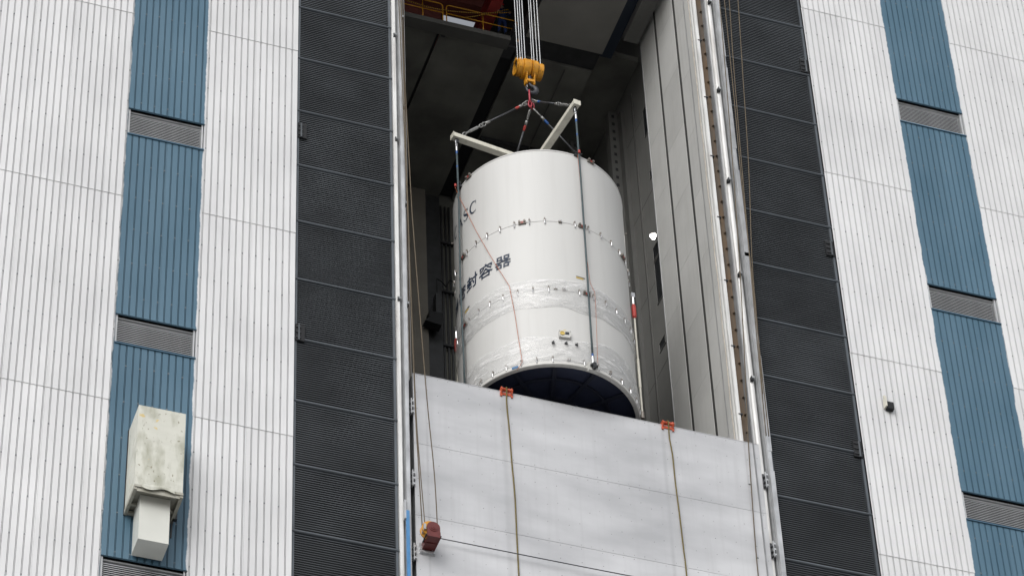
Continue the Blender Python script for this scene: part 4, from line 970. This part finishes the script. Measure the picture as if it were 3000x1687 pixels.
for x in (2.28, 2.66):
    b = MB(); b.prism([(3.22, BZ - .30), (3.78, BZ - .30), (3.68, BZ - .95), (3.62, BZ - 1.06), (3.38, BZ - 1.06), (3.32, BZ - .95)], 'x', x, x + .04); obj('side_plate', b, M['yellow'], hb)
    b = MB(); b.lathe([(0, x - .03), (.14, x - .03), (.14, x + .07), (0, x + .07)], (0, 3.5, BZ - .92), 'x', 20); obj('trunnion_cap', b, M['yellow'], hb)
b = MB(); b.box(2.32, 2.66, 3.33, 3.67, BZ - .95, BZ - .80); obj('crosshead', b, M['yellow'], hb)
b = MB(); b.tube([(2.49, 3.5, BZ - .48), (2.49, 3.5, BZ - .80)], .12, 14); obj('hook_nut', b, M['hook'], hb, smooth=True, autos=40)
b = MB(); hx, hz = 2.50, BZ - 1.36
pts = [(2.47, 3.5, BZ - .8), (2.47, 3.5, BZ - 1.02), (2.56, 3.5, BZ - 1.12)] + [(hx + .06 + .24 * math.cos(t), 3.5, hz + .24 * math.sin(t)) for t in [rad(62 - 24 * i) for i in range(11)]] + [(2.24, 3.5, hz + .10)]
b.tube(pts, [.09, .085, .09, .105, .12, .13, .13, .125, .12, .11, .10, .085, .07, .055, .02], 14)
hook = obj('hook', b, M['hook'], hb, smooth=True)
b = MB(); b.box(2.33, 2.355, 3.47, 3.53, BZ - 1.28, BZ - .96); obj('safety_latch', b, M['steel'], hb)
hb.scale = (.83, .83, .83); hb.location.z = 103.606
# hoist cables: four falls each side of the centre plate
ORD = ('leftmost', 'second from left', 'third from left', 'fourth from left', 'fourth from right', 'third from right', 'second from right', 'rightmost')
for nm, (x0, y0) in zip(ORD, ((1.96, 3.14), (2.10, 3.86), (2.20, 3.14), (2.34, 3.86), (2.63, 3.14), (2.80, 3.86), (2.93, 3.14), (3.06, 3.86))):
    x0 = 2.5 + (x0 - 2.5) * .86; y0 = 3.5 + (y0 - 3.5) * .83
    b = MB(); b.tube([(x0, y0, BZ + .0), (x0 - .02 + .02 * random.random(), y0 + .02, 128.6)], .017, 6)
    rebase(tag(obj('hoist_cable', b, M['cable']), 'thin steel hoist cable above the yellow hook block, ' + nm + ' of eight', 'cable', 'hoist cables above the hook block'))

# whole lift (all its things) scaled about the camera, out to the doorway mouth
LIFT = ('sealed_container', 'cord', 'tie_rod', 'spreader_frame', 'sling_leg', 'master_link', 'top_sling', 'hook_block', 'hoist_cable')
P0 = Vector((2.51, 3.5, 86.05)); P1 = Vector((1.925, 2.0, 84.57)); KS = .9825
for o in COL.objects:
    if o.parent is None and o.name.split('.')[0] in LIFT:
        o.location = P1 + (o.location - P0) * KS; o.scale = o.scale * KS

# ------------------------------------------------------------------ lamp on the inner wall
lp = thing('flood_lamp', 'lit flood lamp on the inner wall right of the container', 'lamp', (8.3, 6.4, 100.4))
LC = Vector((8.30, 6.1, 99.98)); LD = Vector((-.40, -.70, -.59)).normalized()
b = MB(); b.bar(LC - LD * .06, LC - LD * .16, .24, .20); b.tube([LC - LD * .1, (8.6, 6.4, 100.25)], .03, 8); obj('housing', b, M['darksteel'], lp)
U = LD.cross(Vector((0, 0, 1))).normalized(); V = U.cross(LD)
for dx, dz in ((-.045, .035), (.045, .035), (.0, -.045)):
    b = MB(); c = LC + U * dx + V * dz; b.tube([c - LD * .05, c - LD * .02, c], [.085, .085, .06], 18); obj('lens', b, M['lens'], lp)
pl_ = bpy.data.lights.new('flood_lamp_light', 'SPOT'); pl_.energy = 120; pl_.spot_size = rad(110); pl_.spot_blend = .6; pl_.shadow_soft_size = .12; pl_.color = (1, .96, .88)
po = bpy.data.objects.new('flood_lamp_light', pl_); COL.objects.link(po); po.parent = lp; po.location = (LC + LD * .06) - Vector((8.3, 6.4, 100.4)); po.rotation_euler = LD.to_track_quat('-Z', 'Y').to_euler()

ul = thing('unlit_lamp', 'dark unlit lamp with looped cable deep inside the doorway left of the container', 'lamp', (2.2, 15.0, 102.2))
b = MB(); b.box(1.95, 2.55, 14.75, 15.15, 101.9, 102.3); b.prism([(1.95, 101.9), (2.55, 101.9), (2.45, 101.55), (1.75, 101.65)], 'y', 14.7, 15.1); obj('housing', b, M['black'], ul)
b = MB(); b.box(2.28, 2.5, 14.85, 15.19, 102.31, 103.5); obj('ballast_box', b, M['darksteel'], ul)
b = MB(); b.tube([(2.4, 15.0, 103.5), (2.42, 15.1, 104.6), (2.7, 15.3, 104.7), (3.0, 15.6, 104.75), (3.2, 15.7, 105.3), (3.5, 15.7, 105.2), (3.5, 15.7, 104.7)], .025, 6); obj('cable', b, M['black'], ul)

# ------------------------------------------------------------------ air duct box on the left blue stripe
ac = thing('air_duct_hood', 'mildewed cream canvas covered duct hood on the left blue stripe', 'duct', (-12.55, -.6, 73.3))
X0, X1, YF, Z0, Z1 = -13.33, -11.79, -1.32, 75.2, 78.58
# canvas cover: subdivided, slightly baggy faces
def canvas_face(P, nu, nv, amp, seed):
    mb = MB(); vs = []
    for j in range(nv + 1):
        for i in range(nu + 1):
            u, v = i / nu, j / nv; p = P(u, v); e = min(1, 6 * u, 6 * (1 - u)) * min(1, 6 * v, 6 * (1 - v))
            nz = noise.noise((u * 1.3 + seed, v * 4.5, seed)) + .6 * noise.noise((u * 3 + seed, v * 9 + u * 2, 2))
            vs.append((p[0] + p[3] * amp * nz * e, p[1] + p[4] * amp * nz * e, p[2]))
    mb.add(vs, [(j * (nu + 1) + i, j * (nu + 1) + i + 1, (j + 1) * (nu + 1) + i + 1, (j + 1) * (nu + 1) + i) for j in range(nv) for i in range(nu)]); return mb
obj('front_cover', canvas_face(lambda u, v: (X0 + (X1 - X0) * u, YF, Z0 + (Z1 - Z0) * v, 0, -1), 20, 40, .022, 4), M['canvas'], ac, smooth=True)
obj('side_cover', canvas_face(lambda u, v: (X0, YF * (1 - u), Z0 + (Z1 - Z0) * v, -1, 0), 14, 30, .02, 8), M['canvas'], ac, smooth=True)
obj('side_cover', canvas_face(lambda u, v: (X1, YF * (1 - u), Z0 + (Z1 - Z0) * v, 1, 0), 14, 30, .02, 9), M['canvas'], ac, smooth=True)
obj('top_cover', canvas_face(lambda u, v: (X0 + (X1 - X0) * u, YF * (1 - v), Z1, 0, 0), 4, 4, 0, 1), M['canvas'], ac)
b = MB(); fz = Z0 - .06
b.box(X0 - .02, X0 + .08, YF, -.02, fz - .12, fz + .05); b.box(X1 - .08, X1 + .02, YF, -.02, fz - .12, fz + .05); b.box(X0 + .08, X1 - .08, -.14, -.03, fz - .1, fz); b.box(X0 + .081, X1 - .081, YF + .02, YF + .05, fz - .16, fz + .05)
b.box(X0 - .01, X0 + .22, YF - .03, YF - .002, fz - .03, fz + .06); b.box(X1 - .25, X1 + .015, YF - .03, YF - .002, fz - .04, fz + .06); b.box(X0 + .081, X1 - .081, -.52, -.44, fz - .06, fz + .02)
obj('base_frame', b, M['boxframe'], ac)
b = MB(); b.box(X0 + .08, X1 - .08, YF + .06, -.1, fz + .08, fz + .1); obj('underside_sheet', b, M['boxframe'], ac)
fl = canvas_face(lambda u, v: (X0 + .22 + 1.05 * u, YF - .035 - .03 * (1 - v), Z0 + .10 - (.20 + .06 * math.sin(u * 7)) * (1 - v), 0, -1), 24, 8, .05, 21)
obj('loose_flap', fl, M['canvas'], ac, smooth=True)
b = MB(); b.box(X0 + .02, X0 + .06, -.04, -.005, Z0 - .1, Z1 - .05); b.box(X0 - .03, X0 - .006, -.06, -.01, Z0 - .2, Z1 + .02); obj('wall_seal', b, M['black'], ac)
b = MB(); b.box(X1 - .04, X1 + .1, -.3, -.15, fz - .12, fz + .1); b.bar((X1 - .02, -.1, fz - .1), (X1 - .02, -.02, fz - .7), .05, .05); obj('stay', b, M['darksteel'], ac)
b = MB(); b.box(-13.045, -12.075, -.92, -.10, 73.40, fz + .05); d_ = obj('duct', b, M['duct'], ac)
b = MB(); b.box(-13.05, -12.07, -.925, -.095, 73.375, 73.399); obj('duct_end_cap', b, M['duct'], d_)

# black box in place of a dark panel hole in the right white wall
wc = thing('panel_hole_box', 'dark panel hole made as a small black box with a white mount on the right white cladding', 'camera', (14.06, 0, 86.8))
b = MB(); b.box(14.0, 14.26, -.2, -.03, 86.74, 87.06); obj('box', b, M['black'], wc)
b = MB(); b.box(13.93, 13.985, -.24, -.03, 86.80, 87.24); b.tube([(13.96, -.14, 87.24), (13.96, -.14, 87.34)], .05, 10); obj('mount', b, M['cream'], wc)
